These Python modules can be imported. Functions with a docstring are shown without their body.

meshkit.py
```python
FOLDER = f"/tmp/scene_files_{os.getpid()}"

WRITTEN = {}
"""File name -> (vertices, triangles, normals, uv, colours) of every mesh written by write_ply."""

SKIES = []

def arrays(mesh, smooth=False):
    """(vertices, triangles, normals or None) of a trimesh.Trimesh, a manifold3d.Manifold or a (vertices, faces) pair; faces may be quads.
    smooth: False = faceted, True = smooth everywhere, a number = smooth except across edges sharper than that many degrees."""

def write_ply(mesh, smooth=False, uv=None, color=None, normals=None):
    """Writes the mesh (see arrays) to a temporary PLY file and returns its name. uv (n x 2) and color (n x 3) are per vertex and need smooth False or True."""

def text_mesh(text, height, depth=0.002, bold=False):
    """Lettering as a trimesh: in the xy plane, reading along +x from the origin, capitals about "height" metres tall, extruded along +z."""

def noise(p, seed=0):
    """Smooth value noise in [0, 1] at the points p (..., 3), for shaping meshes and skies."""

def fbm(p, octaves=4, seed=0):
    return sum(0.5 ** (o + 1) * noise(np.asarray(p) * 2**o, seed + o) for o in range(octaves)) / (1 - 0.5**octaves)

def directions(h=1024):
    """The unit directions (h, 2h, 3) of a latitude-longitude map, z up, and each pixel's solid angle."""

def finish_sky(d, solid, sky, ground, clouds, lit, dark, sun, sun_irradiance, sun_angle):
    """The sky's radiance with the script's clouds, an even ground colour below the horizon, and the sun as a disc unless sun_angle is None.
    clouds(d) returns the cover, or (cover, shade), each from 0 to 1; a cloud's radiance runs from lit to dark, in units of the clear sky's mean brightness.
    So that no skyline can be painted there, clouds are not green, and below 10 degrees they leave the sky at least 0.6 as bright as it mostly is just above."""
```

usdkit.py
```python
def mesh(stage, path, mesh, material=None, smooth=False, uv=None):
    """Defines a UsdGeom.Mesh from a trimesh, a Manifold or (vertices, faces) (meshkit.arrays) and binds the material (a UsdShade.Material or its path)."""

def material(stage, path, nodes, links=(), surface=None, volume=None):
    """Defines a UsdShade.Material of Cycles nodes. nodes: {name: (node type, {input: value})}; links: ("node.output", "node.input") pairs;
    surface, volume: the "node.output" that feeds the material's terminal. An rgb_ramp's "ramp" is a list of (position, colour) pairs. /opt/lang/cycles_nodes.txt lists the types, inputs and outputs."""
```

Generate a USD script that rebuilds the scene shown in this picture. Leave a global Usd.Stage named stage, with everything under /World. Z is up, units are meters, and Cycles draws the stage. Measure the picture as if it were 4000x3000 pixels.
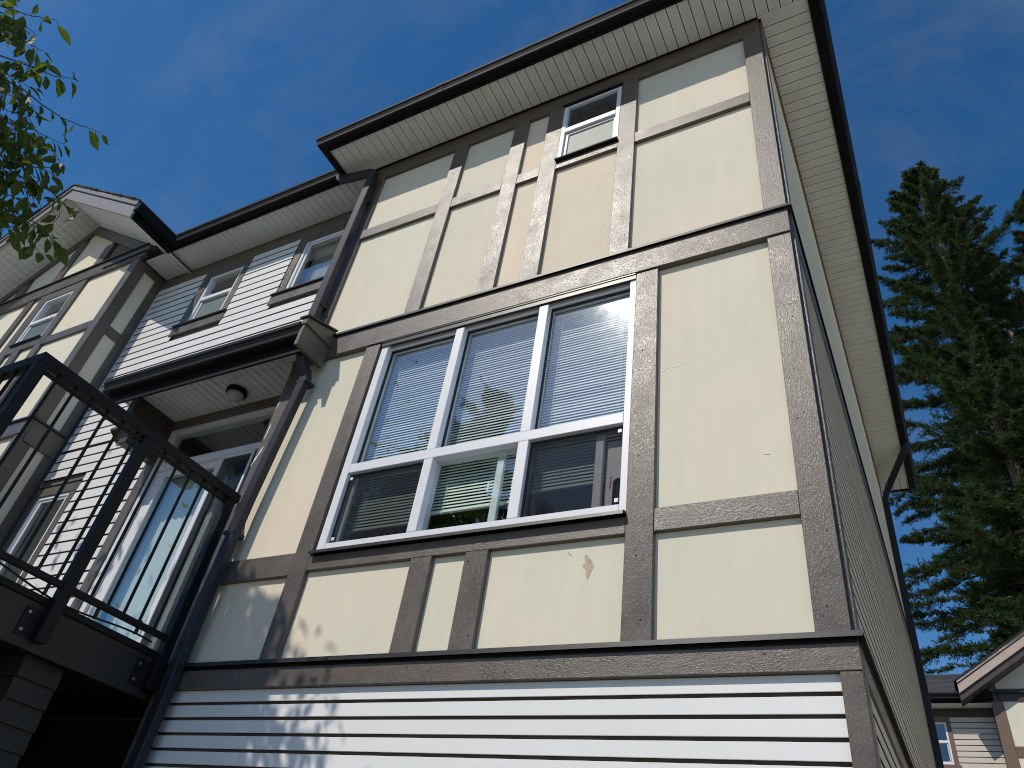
import math, random
import numpy as np
import trimesh
import usdkit, meshkit
from pxr import Usd, UsdGeom, UsdLux, UsdShade, Gf, Sdf
from shapely.geometry import Polygon

random.seed(7)
rng = np.random.default_rng(7)
stage = Usd.Stage.CreateInMemory()
UsdGeom.SetStageUpAxis(stage, UsdGeom.Tokens.z)
UsdGeom.Xform.Define(stage, '/World')
UsdGeom.Scope.Define(stage, '/World/Looks')

# ------------------------------------------------------------------ camera
CAM = np.array([0.29994, -3.33585, -1.35138])
YAW, PITCH, ROLL = -0.585428, 0.674340, 0.173310
FPX = 2910.18 / 4000.0
def cam_axes():
    f = np.array([math.sin(YAW)*math.cos(PITCH), math.cos(YAW)*math.cos(PITCH), math.sin(PITCH)])
    r = np.array([math.cos(YAW), -math.sin(YAW), 0.0]); u = np.cross(r, f)
    c, s = math.cos(ROLL), math.sin(ROLL)
    return c*r + s*u, -s*r + c*u, f
CR, CU, CF = cam_axes()
cam = UsdGeom.Camera.Define(stage, '/World/camera')
cam.CreateHorizontalApertureAttr(36.0)
cam.CreateVerticalApertureAttr(27.0)
cam.CreateFocalLengthAttr(36.0*FPX)
cam.CreateClippingRangeAttr(Gf.Vec2f(0.05, 2000.0))
m = Gf.Matrix4d(*CR, 0, *CU, 0, *(-CF), 0, *CAM, 1)
cam.AddTransformOp().Set(m)
cam.CreateExposureAttr(0.0)

# ------------------------------------------------------------------ sun and sky
SUN = np.array([-0.44, -1.0, 1.16]); SUN /= np.linalg.norm(SUN)
SUN_EL, SUN_ROT = math.asin(SUN[2]), math.atan2(SUN[0], SUN[1])
SUN_INT, SKY_STR = 0.84, 0.112
sun = UsdLux.DistantLight.Define(stage, '/World/sun')
sun.CreateIntensityAttr(SUN_INT); sun.CreateAngleAttr(0.5); sun.CreateNormalizeAttr(True)
sun.CreateColorAttr(Gf.Vec3f(1.0, 0.93, 0.82))
zax = SUN; xax = np.cross([0, 0, 1.0], zax); xax /= np.linalg.norm(xax); yax = np.cross(zax, xax)
sun.AddTransformOp().Set(Gf.Matrix4d(*xax, 0, *yax, 0, *zax, 0, 0, 0, 30, 1))
sky_mat = usdkit.material(stage, '/World/Looks/sky', {
    'sky': ('sky_texture', {'sky_type': 'single_scattering', 'sun_disc': False, 'sun_elevation': SUN_EL, 'sun_rotation': SUN_ROT,
                            'altitude': 300.0, 'air_density': 1.0, 'aerosol_density': 0.35, 'ozone_density': 2.5}),
    'tc': ('texture_coordinate', {}),
    'map': ('mapping', {'scale': (1.6, 3.4, 2.4), 'rotation': (0.3, 0.2, 0.9)}),
    'n': ('noise_texture', {'scale': 2.4, 'detail': 7.0, 'roughness': 0.62, 'distortion': 0.6}),
    'r': ('map_range', {'from_min': 0.44, 'from_max': 0.86, 'to_min': 0.0, 'to_max': 0.34, 'clamp': True}),
    'hs': ('hsv', {'saturation': 1.31, 'value': 1.04, 'fac': 1.0}),
    'mix': ('mix', {'mix_type': 'mix', 'color2': (1.9, 2.3, 3.0)}),
    'bg': ('background_shader', {'strength': SKY_STR})},
    [('tc.generated', 'map.vector'), ('map.vector', 'n.vector'), ('n.fac', 'r.value'), ('sky.color', 'hs.color'), ('hs.color', 'mix.color1'),
     ('r.result', 'mix.fac'), ('mix.color', 'bg.color')], surface='bg.background')
dome = UsdLux.DomeLight.Define(stage, '/World/sky')
dome.CreateIntensityAttr(1.0)
UsdShade.MaterialBindingAPI.Apply(dome.GetPrim()).Bind(sky_mat)

GROUND = -2.95

# ------------------------------------------------------------------ helpers: scene tree
used = {}
bases = {}
def numbered(parent, name):
    k = (parent, name); n = used.get(k, 0); used[k] = n + 1
    return name if n == 0 else '%s_%03d' % (name, n)
def thing(name, label, cat, base=(0, 0, 0), group=None, kind=None):
    path = '/World/' + numbered('/World', name)
    x = UsdGeom.Xform.Define(stage, path)
    x.AddTranslateOp().Set(Gf.Vec3d(*map(float, base)))
    p = x.GetPrim()
    if label: p.SetCustomDataByKey('label', label)
    if cat: p.SetCustomDataByKey('category', cat)
    if group: p.SetCustomDataByKey('group', group)
    if kind: p.SetCustomDataByKey('kind', kind)
    bases[path] = np.array(base, float)
    return path
def part(name, parent):
    path = parent + '/' + numbered(parent, name)
    UsdGeom.Xform.Define(stage, path)
    return path
def arr(mesh):
    if isinstance(mesh, tuple): return mesh
    return np.asarray(mesh.vertices), np.asarray(mesh.faces)
def obj(name, mesh, mat, parent, label=None, kind=None, smooth=False):
    path = parent + '/' + numbered(parent, name)
    top = '/'.join(path.split('/')[:3])
    v, f = arr(mesh)
    v = v - bases.get(top, np.zeros(3))
    me = usdkit.mesh(stage, path, (v, f), mat, smooth)
    p = me.GetPrim()
    if label: p.SetCustomDataByKey('label', label)
    if kind: p.SetCustomDataByKey('kind', kind)
    return path
def objs(name, meshes, mat, parent, label=None):
    for mm_ in meshes: obj(name, mm_, mat, parent, label)
def top_mesh(name, mesh, mat, label=None, cat=None, kind=None):
    path = '/World/' + numbered('/World', name)
    me = usdkit.mesh(stage, path, arr(mesh), mat, False); p = me.GetPrim()
    if label: p.SetCustomDataByKey('label', label)
    if cat: p.SetCustomDataByKey('category', cat)
    if kind: p.SetCustomDataByKey('kind', kind)
    return path

# ------------------------------------------------------------------ helpers: shapes
def _cube_topology():
    c = 0.1; pts = []
    for sx in (-1, 1):
        for sy in (-1, 1):
            for sz in (-1, 1):
                for a in range(3):
                    p = np.array([sx, sy, sz], float)
                    q = p.copy()
                    for k in range(3):
                        if k != a: q[k] -= p[k]*c
                    pts.append(q)
    pts = np.array(pts)
    h = trimesh.convex.convex_hull(pts)
    idx = [int(np.argmin(np.linalg.norm(pts - v, axis=1))) for v in h.vertices]
    sign = np.sign(pts); axis = np.array([i % 3 for i in range(24)])
    return sign, axis, np.array([[idx[i] for i in t] for t in h.faces])
_SG, _AX, _CF = _cube_topology()
def box(x0, x1, y0, y1, z0, z1, c=0.002):
    lo = np.array([min(x0, x1), min(y0, y1), min(z0, z1)]); hi = np.array([max(x0, x1), max(y0, y1), max(z0, z1)])
    mid, half = (lo+hi)/2, (hi-lo)/2
    c = min(c, 0.3*half.min())
    off = np.full((24, 3), c); off[np.arange(24), _AX] = 0
    return mid + _SG*(half - off), _CF.copy()
def join(*ms):
    V, F, n = [], [], 0
    for mm in ms:
        v, f = arr(mm); V.append(v); F.append(f + n); n += len(v)
    return np.vstack(V), np.vstack(F)
def prism(poly, depth):
    """polygon (a,b) list extruded by depth along third axis: returns verts with columns a, b, t"""
    mm = trimesh.creation.extrude_polygon(Polygon(poly), depth, engine='earcut')
    return np.asarray(mm.vertices), np.asarray(mm.faces)
def fix(v, f):
    mm = trimesh.Trimesh(v, f, process=False)
    if mm.volume < 0: f = f[:, ::-1]
    return v, f
def prism_x(poly_yz, x0, x1):
    v, f = prism(poly_yz, x1-x0)
    return fix(np.column_stack([v[:, 2]+x0, v[:, 0], v[:, 1]]), f)
def prism_y(poly_xz, y0, y1):
    v, f = prism(poly_xz, y1-y0)
    return fix(np.column_stack([v[:, 0], v[:, 2]+y0, v[:, 1]]), f)
def prism_z(poly_xy, z0, z1):
    v, f = prism(poly_xy, z1-z0)
    return fix(np.column_stack([v[:, 0], v[:, 1], v[:, 2]+z0]), f)
def sweep(path, prof):
    """profile (outward, z) swept along an xy polyline with mitred corners; outward is to the right of travel"""
    P = np.array(path, float); n = len(P); prof = np.array(prof, float)
    d = np.diff(P, axis=0); d /= np.linalg.norm(d, axis=1)[:, None]
    nr = np.column_stack([d[:, 1], -d[:, 0]])
    rings = []
    for i in range(n):
        if i == 0: o = nr[0]
        elif i == n-1: o = nr[-1]
        else:
            b = nr[i-1] + nr[i]; o = b / (b @ nr[i])
        rings.append(np.column_stack([P[i, 0] + prof[:, 0]*o[0], P[i, 1] + prof[:, 0]*o[1], prof[:, 1]]))
    V = np.vstack(rings); k = len(prof); F = []
    for i in range(n-1):
        for j in range(k):
            a, b = i*k + j, i*k + (j+1) % k
            F += [[a, b, b+k], [a, b+k, a+k]]
    cap = trimesh.creation.triangulate_polygon(Polygon(prof), engine='earcut')
    cv, cf = cap
    ci = [int(np.argmin(np.linalg.norm(prof - v, axis=1))) for v in cv]
    cf = np.array([[ci[i] for i in t] for t in cf])
    F = np.array(F)
    F = np.vstack([F, cf, cf[:, ::-1] + (n-1)*k])
    mm = trimesh.Trimesh(V, F, process=False); trimesh.repair.fix_normals(mm)
    return np.asarray(mm.vertices), np.asarray(mm.faces)
def rect_tube(points, w, h, up=(0, 0, 1.0)):
    """rectangular pipe along a 3d polyline (downspouts)"""
    P = np.array(points, float); rings = []
    for i in range(len(P)):
        t = P[min(i+1, len(P)-1)] - P[max(i-1, 0)]; t /= np.linalg.norm(t)
        a = np.array([1.0, 0, 0]) if abs(t[0]) < 0.75 else np.array([0, 0, 1.0])
        b = np.cross(t, a); b /= np.linalg.norm(b); a = np.cross(b, t)
        c = 0.18
        ring = []
        for sa, sb in ((-1, -1+c), (-1+c, -1), (1-c, -1), (1, -1+c), (1, 1-c), (1-c, 1), (-1+c, 1), (-1, 1-c)):
            ring.append(P[i] + a*sa*w/2 + b*sb*h/2)
        rings.append(ring)
    V = np.array(rings).reshape(-1, 3); k = 8; F = []
    for i in range(len(P)-1):
        for j in range(k):
            a, b = i*k+j, i*k+(j+1) % k
            F += [[a, b, b+k], [a, b+k, a+k]]
    for j in range(1, k-1):
        F += [[0, j+1, j], [(len(P)-1)*k, (len(P)-1)*k+j, (len(P)-1)*k+j+1]]
    mm = trimesh.Trimesh(V, np.array(F), process=False); trimesh.repair.fix_normals(mm)
    return np.asarray(mm.vertices), np.asarray(mm.faces)
def tube(points, radii, sides=6):
    P = np.asarray(points, float); R = np.broadcast_to(radii, (len(P),))
    t = np.gradient(P, axis=0); t /= np.linalg.norm(t, axis=1, keepdims=True) + 1e-12
    a = np.cross(t, np.where(np.abs(t[:, 2:]) < 0.9, [0, 0, 1.0], [1.0, 0, 0])); a /= np.linalg.norm(a, axis=1, keepdims=True) + 1e-12
    b = np.cross(t, a); ang = np.arange(sides)*2*np.pi/sides
    V = (P[:, None] + R[:, None, None]*(np.cos(ang)[None, :, None]*a[:, None] + np.sin(ang)[None, :, None]*b[:, None])).reshape(-1, 3)
    F = []
    for i in range(len(P)-1):
        for j in range(sides):
            p, q = i*sides+j, i*sides+(j+1) % sides
            F += [[p, q, q+sides], [p, q+sides, p+sides]]
    for j in range(1, sides-1):
        F += [[0, j+1, j], [(len(P)-1)*sides, (len(P)-1)*sides+j, (len(P)-1)*sides+j+1]]
    return V, np.array(F)
def cylinder(c, r, h, axis=2, sections=20):
    mm = trimesh.creation.cylinder(r, h, sections=sections)
    v = np.asarray(mm.vertices)
    if axis == 0: v = v[:, [2, 0, 1]]
    if axis == 1: v = v[:, [0, 2, 1]]*[1, 1, -1] * 1.0; v = np.column_stack([v[:, 0], v[:, 1], v[:, 2]])
    return fix(v + np.array(c), np.asarray(mm.faces))
def blob_poly(cx, cz, r, n=14, stretch=(1, 1), rough=0.35, rot=0.0):
    pts = []
    for i in range(n):
        a = 2*math.pi*i/n; rr = r*(1 + rough*random.uniform(-1, 1))
        x, z = rr*math.cos(a)*stretch[0], rr*math.sin(a)*stretch[1]
        pts.append((cx + x*math.cos(rot) - z*math.sin(rot), cz + x*math.sin(rot) + z*math.cos(rot)))
    return pts
def xz_sheet(poly, y0, y1):
    return prism_y(poly, y0, y1)

# ------------------------------------------------------------------ materials
L = '/World/Looks/'
def simple(name, col, rough=0.5, spec=0.5, metal=0.0, var=0.0, bump=None, vscale=6.0):
    nodes = {'p': ('principled_bsdf', {'base_color': col, 'roughness': rough, 'specular_ior_level': spec, 'metallic': metal})}
    links = []
    if var or bump:
        nodes['g'] = ('geometry', {})
    if var:
        nodes['n'] = ('noise_texture', {'scale': vscale, 'detail': 5.0, 'roughness': 0.6})
        nodes['oi'] = ('object_info', {})
        nodes['m1'] = ('map_range', {'from_min': 0.25, 'from_max': 0.75, 'to_min': 1-var, 'to_max': 1+var})
        nodes['m2'] = ('map_range', {'from_min': 0, 'from_max': 1, 'to_min': 1-var*0.6, 'to_max': 1+var*0.6})
        nodes['mm'] = ('math', {'math_type': 'multiply'})
        nodes['c'] = ('combine_xyz', {})
        nodes['mul'] = ('mix', {'mix_type': 'multiply', 'fac': 1.0, 'color1': col})
        links += [('g.position', 'n.vector'), ('n.fac', 'm1.value'), ('oi.random', 'm2.value'), ('m1.result', 'mm.value1'), ('m2.result', 'mm.value2'),
                  ('mm.value', 'c.x'), ('mm.value', 'c.y'), ('mm.value', 'c.z'), ('c.vector', 'mul.color2'), ('mul.color', 'p.base_color')]
    if bump:
        sc, dist, st, stretch = bump
        nodes['bm'] = ('mapping', {'scale': stretch})
        nodes['bn'] = ('noise_texture', {'scale': sc, 'detail': 3.0, 'roughness': 0.55})
        nodes['b'] = ('bump', {'strength': st, 'distance': dist})
        links += [('g.position', 'bm.vector'), ('bm.vector', 'bn.vector'), ('bn.fac', 'b.height'), ('b.normal', 'p.normal')]
    return usdkit.material(stage, L+name, nodes, links, surface='p.BSDF')

def cream_material(name='cream_panel', ramp_=((0.34, (0.655, 0.628, 0.508)), (0.50, (0.690, 0.640, 0.512)), (0.66, (0.735, 0.632, 0.500)))):
    ramp_ = list(ramp_)
    nodes = {'g': ('geometry', {}), 'oi': ('object_info', {}),
             'n1': ('noise_texture', {'scale': 0.75, 'detail': 3.0}),
             'r1': ('rgb_ramp', {'ramp': ramp_}),
             'mp': ('mapping', {'scale': (9.0, 9.0, 1.1)}),
             'n2': ('noise_texture', {'scale': 1.6, 'detail': 5.0, 'roughness': 0.65}),
             'm2': ('map_range', {'from_min': 0.3, 'from_max': 0.75, 'to_min': 1.02, 'to_max': 0.955}),
             'n3': ('noise_texture', {'scale': 38.0, 'detail': 4.0, 'roughness': 0.7}),
             'm3': ('map_range', {'from_min': 0.66, 'from_max': 0.80, 'to_min': 1.0, 'to_max': 0.86, 'clamp': True}),
             'mm': ('math', {'math_type': 'multiply'}),
             'mo': ('map_range', {'to_min': 0.97, 'to_max': 1.03}),
             'mm2': ('math', {'math_type': 'multiply'}),
             'c': ('combine_xyz', {}), 'mul': ('mix', {'mix_type': 'multiply', 'fac': 1.0}),
             'bn': ('noise_texture', {'scale': 150.0, 'detail': 2.0}), 'bl': ('noise_texture', {'scale': 3.2, 'detail': 1.0}), 'bs': ('math', {'math_type': 'multiply_add', 'value2': 9.0}), 'b': ('bump', {'strength': 0.30, 'distance': 0.0016}),
             'p': ('principled_bsdf', {'roughness': 0.75, 'specular_ior_level': 0.12})}
    links = [('g.position', 'n1.vector'), ('n1.fac', 'r1.fac'), ('g.position', 'mp.vector'), ('mp.vector', 'n2.vector'), ('n2.fac', 'm2.value'),
             ('g.position', 'n3.vector'), ('n3.fac', 'm3.value'), ('m2.result', 'mm.value1'), ('m3.result', 'mm.value2'), ('oi.random', 'mo.value'),
             ('mm.value', 'mm2.value1'), ('mo.result', 'mm2.value2'), ('mm2.value', 'c.x'), ('mm2.value', 'c.y'), ('mm2.value', 'c.z'),
             ('r1.color', 'mul.color1'), ('c.vector', 'mul.color2'), ('mul.color', 'p.base_color'), ('g.position', 'bn.vector'), ('g.position', 'bl.vector'), ('bl.fac', 'bs.value1'), ('bn.fac', 'bs.value3'), ('bs.value', 'b.height'), ('b.normal', 'p.normal')]
    return usdkit.material(stage, L+name, nodes, links, surface='p.BSDF')

def trim_material(name, stretch, col=(0.100, 0.081, 0.065)):
    """taupe gloss paint over embossed wood grain, with knots, chips and weathered patches"""
    nodes = {'g': ('geometry', {}), 'oi': ('object_info', {}), 'mp': ('mapping', {'scale': stretch}),
             'bn': ('noise_texture', {'scale': 125.0, 'detail': 2.0, 'roughness': 0.5, 'distortion': 1.6}),
             'bn2': ('noise_texture', {'scale': 30.0, 'detail': 3.0, 'roughness': 0.6, 'distortion': 0.8}),
             'ad': ('math', {'math_type': 'multiply_add', 'value2': 0.6}),
             'b': ('bump', {'strength': 0.62, 'distance': 0.0029}),
             'n1': ('noise_texture', {'scale': 5.0, 'detail': 6.0, 'roughness': 0.65}),
             'm1': ('map_range', {'from_min': 0.25, 'from_max': 0.75, 'to_min': 0.80, 'to_max': 1.22}),
             'mo': ('map_range', {'to_min': 0.93, 'to_max': 1.07}), 'mm': ('math', {'math_type': 'multiply'}),
             'c': ('combine_xyz', {}), 'mul': ('mix', {'mix_type': 'multiply', 'fac': 1.0, 'color1': col}),
             'rr': ('map_range', {'from_min': 0.3, 'from_max': 0.7, 'to_min': 0.30, 'to_max': 0.46}),
             'p': ('principled_bsdf', {'specular_ior_level': 0.52})}
    links = [('g.position', 'mp.vector'), ('mp.vector', 'bn.vector'), ('mp.vector', 'bn2.vector'), ('bn2.fac', 'ad.value1'), ('bn.fac', 'ad.value3'),
             ('ad.value', 'b.height'), ('b.normal', 'p.normal'),
             ('g.position', 'n1.vector'), ('n1.fac', 'm1.value'), ('oi.random', 'mo.value'), ('m1.result', 'mm.value1'), ('mo.result', 'mm.value2'),
             ('mm.value', 'c.x'), ('mm.value', 'c.y'), ('mm.value', 'c.z'), ('c.vector', 'mul.color2'), ('mul.color', 'p.base_color'),
             ('n1.fac', 'rr.value'), ('rr.result', 'p.roughness')]
    return usdkit.material(stage, L+name, nodes, links, surface='p.BSDF')

def glass_material(name, tint, r0, rough=0.0, dirt=0.004, dirt_rough=0.12):
    """thin pane: clear with a mirror share that grows with the angle (all panes here stand along x)"""
    nodes = {'t': ('transparent_bsdf', {'color': tint}), 'gl': ('glossy_bsdf', {'color': (0.95, 0.97, 1.0), 'roughness': rough}), 'mx': ('mix_closure', {}),
             'g': ('geometry', {}), 's': ('separate_xyz', {}), 'ab': ('math', {'math_type': 'absolute'}), 'om': ('math', {'math_type': 'subtract', 'value1': 1.0}),
             'pw': ('math', {'math_type': 'power', 'value2': 4.0}), 'fr': ('math', {'math_type': 'multiply_add', 'value2': 1 - r0, 'value3': r0}),
             'n': ('noise_texture', {'scale': 14.0, 'detail': 6.0, 'roughness': 0.7}),
             'dr': ('map_range', {'from_min': 0.35, 'from_max': 0.8, 'to_min': dirt*0.5, 'to_max': dirt*1.5}),
             'wn': ('noise_texture', {'scale': 1.9, 'detail': 1.5}), 'wb': ('bump', {'strength': 1.0, 'distance': 0.006}),
             'dg': ('glossy_bsdf', {'color': (0.9, 0.95, 1.0), 'roughness': dirt_rough}), 'mx2': ('mix_closure', {})}
    links = [('g.incoming', 's.vector'), ('s.y', 'ab.value1'), ('ab.value', 'om.value2'), ('om.value', 'pw.value1'), ('pw.value', 'fr.value1'), ('fr.value', 'mx.fac'),
             ('t.BSDF', 'mx.closure1'), ('gl.BSDF', 'mx.closure2'), ('g.position', 'n.vector'), ('n.fac', 'dr.value'), ('g.position', 'wn.vector'), ('wn.fac', 'wb.height'), ('wb.normal', 'gl.normal'),
             ('dr.result', 'mx2.fac'), ('mx.closure', 'mx2.closure1'), ('dg.BSDF', 'mx2.closure2')]
    return usdkit.material(stage, L+name, nodes, links, surface='mx2.closure')

def screen_material():
    nodes = {'t': ('transparent_bsdf', {'color': (1, 1, 1)}), 'd': ('principled_bsdf', {'base_color': (0.012, 0.012, 0.013), 'roughness': 0.8, 'specular_ior_level': 0.1}),
             'mx': ('mix_closure', {'fac': 0.33})}
    return usdkit.material(stage, L+'insect_screen', nodes, [('t.BSDF', 'mx.closure1'), ('d.BSDF', 'mx.closure2')], surface='mx.closure')

def soffit_material(name, axis, col=(0.72, 0.73, 0.68)):
    """vinyl soffit strip with rows of small punched slots"""
    nodes = {'g': ('geometry', {}), 's': ('separate_xyz', {}),
             'sx': ('math', {'math_type': 'multiply', 'value2': 2*math.pi/0.0126}), 'cx': ('math', {'math_type': 'sine'}),
             'sy': ('math', {'math_type': 'multiply', 'value2': 2*math.pi/0.0126}), 'cy': ('math', {'math_type': 'sine'}),
             'mn': ('math', {'math_type': 'minimum'}), 'st': ('map_range', {'from_min': 0.15, 'from_max': 0.5, 'to_min': 0.0, 'to_max': 0.62, 'clamp': True}),
             'pw': ('math', {'math_type': 'pingpong', 'value2': 0.0508}), 'bd': ('map_range', {'from_min': 0.016, 'from_max': 0.020, 'to_min': 0.0, 'to_max': 1.0, 'clamp': True}),
             'm': ('math', {'math_type': 'multiply'}),
             'n': ('noise_texture', {'scale': 3.0, 'detail': 5.0, 'roughness': 0.7}), 'mr': ('map_range', {'from_min': 0.3, 'from_max': 0.75, 'to_min': 1.05, 'to_max': 0.86}),
             'cc': ('combine_xyz', {}), 'mul': ('mix', {'mix_type': 'multiply', 'fac': 1.0, 'color1': col}),
             'mix': ('mix', {'color2': (0.10, 0.105, 0.10)}), 'p': ('principled_bsdf', {'roughness': 0.5, 'specular_ior_level': 0.35})}
    a, b = ('x', 'y') if axis == 'y' else ('y', 'x')
    links = [('g.position', 's.vector'), ('s.x', 'sx.value1'), ('sx.value', 'cx.value1'), ('s.y', 'sy.value1'), ('sy.value', 'cy.value1'),
             ('cx.value', 'mn.value1'), ('cy.value', 'mn.value2'), ('mn.value', 'st.value'), ('s.'+a, 'pw.value1'), ('pw.value', 'bd.value'),
             ('st.result', 'm.value1'), ('bd.result', 'm.value2'), ('m.value', 'mix.fac'), ('g.position', 'n.vector'), ('n.fac', 'mr.value'),
             ('mr.result', 'cc.x'), ('mr.result', 'cc.y'), ('mr.result', 'cc.z'), ('cc.vector', 'mul.color2'), ('mul.color', 'mix.color1'), ('mix.color', 'p.base_color')]
    return usdkit.material(stage, L+name, nodes, links, surface='p.BSDF')

def leaf_material(name, dark, light, trans, rough=0.45, tfac=0.35, perisland=True):
    nodes = {'g': ('geometry', {}), 'n': ('noise_texture', {'scale': 2.2, 'detail': 3.0}), 'oi': ('object_info', {}),
             'ad': ('math', {'math_type': 'multiply_add', 'value2': 0.55}), 'ad2': ('math', {'math_type': 'multiply', 'value2': 0.5}),
             'r': ('rgb_ramp', {'ramp': [(0.15, dark), (0.85, light)]}),
             'p': ('principled_bsdf', {'roughness': rough, 'specular_ior_level': 0.22}), 't': ('translucent_bsdf', {'color': trans}), 'mx': ('mix_closure', {'fac': tfac})}
    links = [('g.position', 'n.vector'), ('n.fac', 'ad2.value1'), (('g.random_per_island' if perisland else 'oi.random'), 'ad.value1'), ('ad2.value', 'ad.value3'), ('ad.value', 'r.fac'), ('r.color', 'p.base_color'),
             ('p.BSDF', 'mx.closure1'), ('t.BSDF', 'mx.closure2')]
    return usdkit.material(stage, L+name, nodes, links, surface='mx.closure')

M = {}
M['cream'] = cream_material()
M['cream_peach_glare'] = cream_material('peach_glare_cream_panel', ((0.30, (0.700, 0.625, 0.490)), (0.52, (0.745, 0.635, 0.490)), (0.70, (0.765, 0.630, 0.480))))  # peach tint puts sun glare into the panel colour
M['trim_v'] = trim_material('taupe_trim_upright', (1.0, 1.0, 0.38))
M['trim_h'] = trim_material('taupe_trim_level', (0.38, 1.0, 1.0))
M['trim_d'] = trim_material('taupe_trim_depth', (1.0, 0.38, 0.6))
M['siding'] = simple('white_siding', (0.715, 0.705, 0.690), 0.45, 0.3, var=0.03, bump=(12, 0.003, 0.10, (0.25, 1, 2)), vscale=2.0)
M['cream_side_warmed'] = simple('cream_panel_warm_light', (0.68, 0.57, 0.39), 0.85, 0.05, var=0.05)  # side copy of the cream, warm bounced light put into its colour
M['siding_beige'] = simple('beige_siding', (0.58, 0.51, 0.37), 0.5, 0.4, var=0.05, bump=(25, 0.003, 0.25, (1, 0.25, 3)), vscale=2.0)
M['metal'] = simple('dark_gutter_paint', (0.0062, 0.0062, 0.0078), 0.62, 0.14, var=0.15, bump=(6, 0.004, 0.2, (1, 1, 1)), vscale=3.0)
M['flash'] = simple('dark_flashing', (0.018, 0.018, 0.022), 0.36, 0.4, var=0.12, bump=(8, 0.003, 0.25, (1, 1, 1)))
M['rail'] = simple('black_railing_paint', (0.006, 0.006, 0.0065), 0.5, 0.22)
M['pipe'] = simple('downspout_paint', (0.017, 0.017, 0.022), 0.45, 0.32, var=0.1)
M['steel'] = simple('bolt_steel', (0.30, 0.30, 0.30), 0.4, 0.5, metal=0.8)
M['soffit_y'] = soffit_material('soffit_vinyl_strips', 'y')
M['soffit_x'] = soffit_material('soffit_vinyl_side_strips', 'x')
M['white'] = simple('white_vinyl', (0.69, 0.69, 0.715), 0.38, 0.4, var=0.03)
M['gasket'] = simple('black_gasket', (0.015, 0.015, 0.016), 0.5)
M['glass'] = glass_material('window_glass', (0.94, 0.98, 0.985), 0.15, 0.004, 0.0028, 0.15)
M['glass_dark'] = glass_material('clear_glass', (0.93, 0.97, 0.95), 0.09, 0.0, 0.002)
M['glass_top'] = glass_material('tinted_glass', (0.55, 0.62, 0.70), 0.035, 0.02, 0.002)
M['glass_frost'] = simple('obscure_glass', (0.13, 0.16, 0.145), 0.4, 0.4, var=0.25, bump=(130, 0.004, 0.7, (1, 1, 1)), vscale=120)
M['screen'] = screen_material()
M['blind'] = simple('blind_slat', (0.88, 0.88, 0.86), 0.4, 0.4)
M['vblind'] = simple('vertical_blind', (0.72, 0.73, 0.70), 0.6, 0.3)
M['room'] = simple('room_paint', (0.18, 0.172, 0.155), 0.8, 0.2)
M['sheath'] = simple('wall_sheathing', (0.15, 0.125, 0.105), 0.8, 0.2)
M['roof'] = simple('asphalt_shingle', (0.055, 0.054, 0.056), 0.85, 0.3, var=0.45, bump=(60, 0.01, 0.7, (1, 1, 1)), vscale=22.0)
M['fascia_board'] = simple('greige_fascia', (0.225, 0.208, 0.192), 0.45, 0.4, var=0.08, bump=(60, 0.002, 0.4, (0.4, 1, 1)))
M['beam'] = simple('brown_beam', (0.060, 0.044, 0.034), 0.5, 0.4, var=0.15)
M['vent'] = simple('rusty_brown_vent', (0.115, 0.062, 0.036), 0.55, 0.4, var=0.2)
M['deck'] = simple('dark_olive_fascia', (0.017, 0.0155, 0.0125), 0.5, 0.4, var=0.1, bump=(40, 0.002, 0.4, (1, 0.4, 1)))
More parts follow.
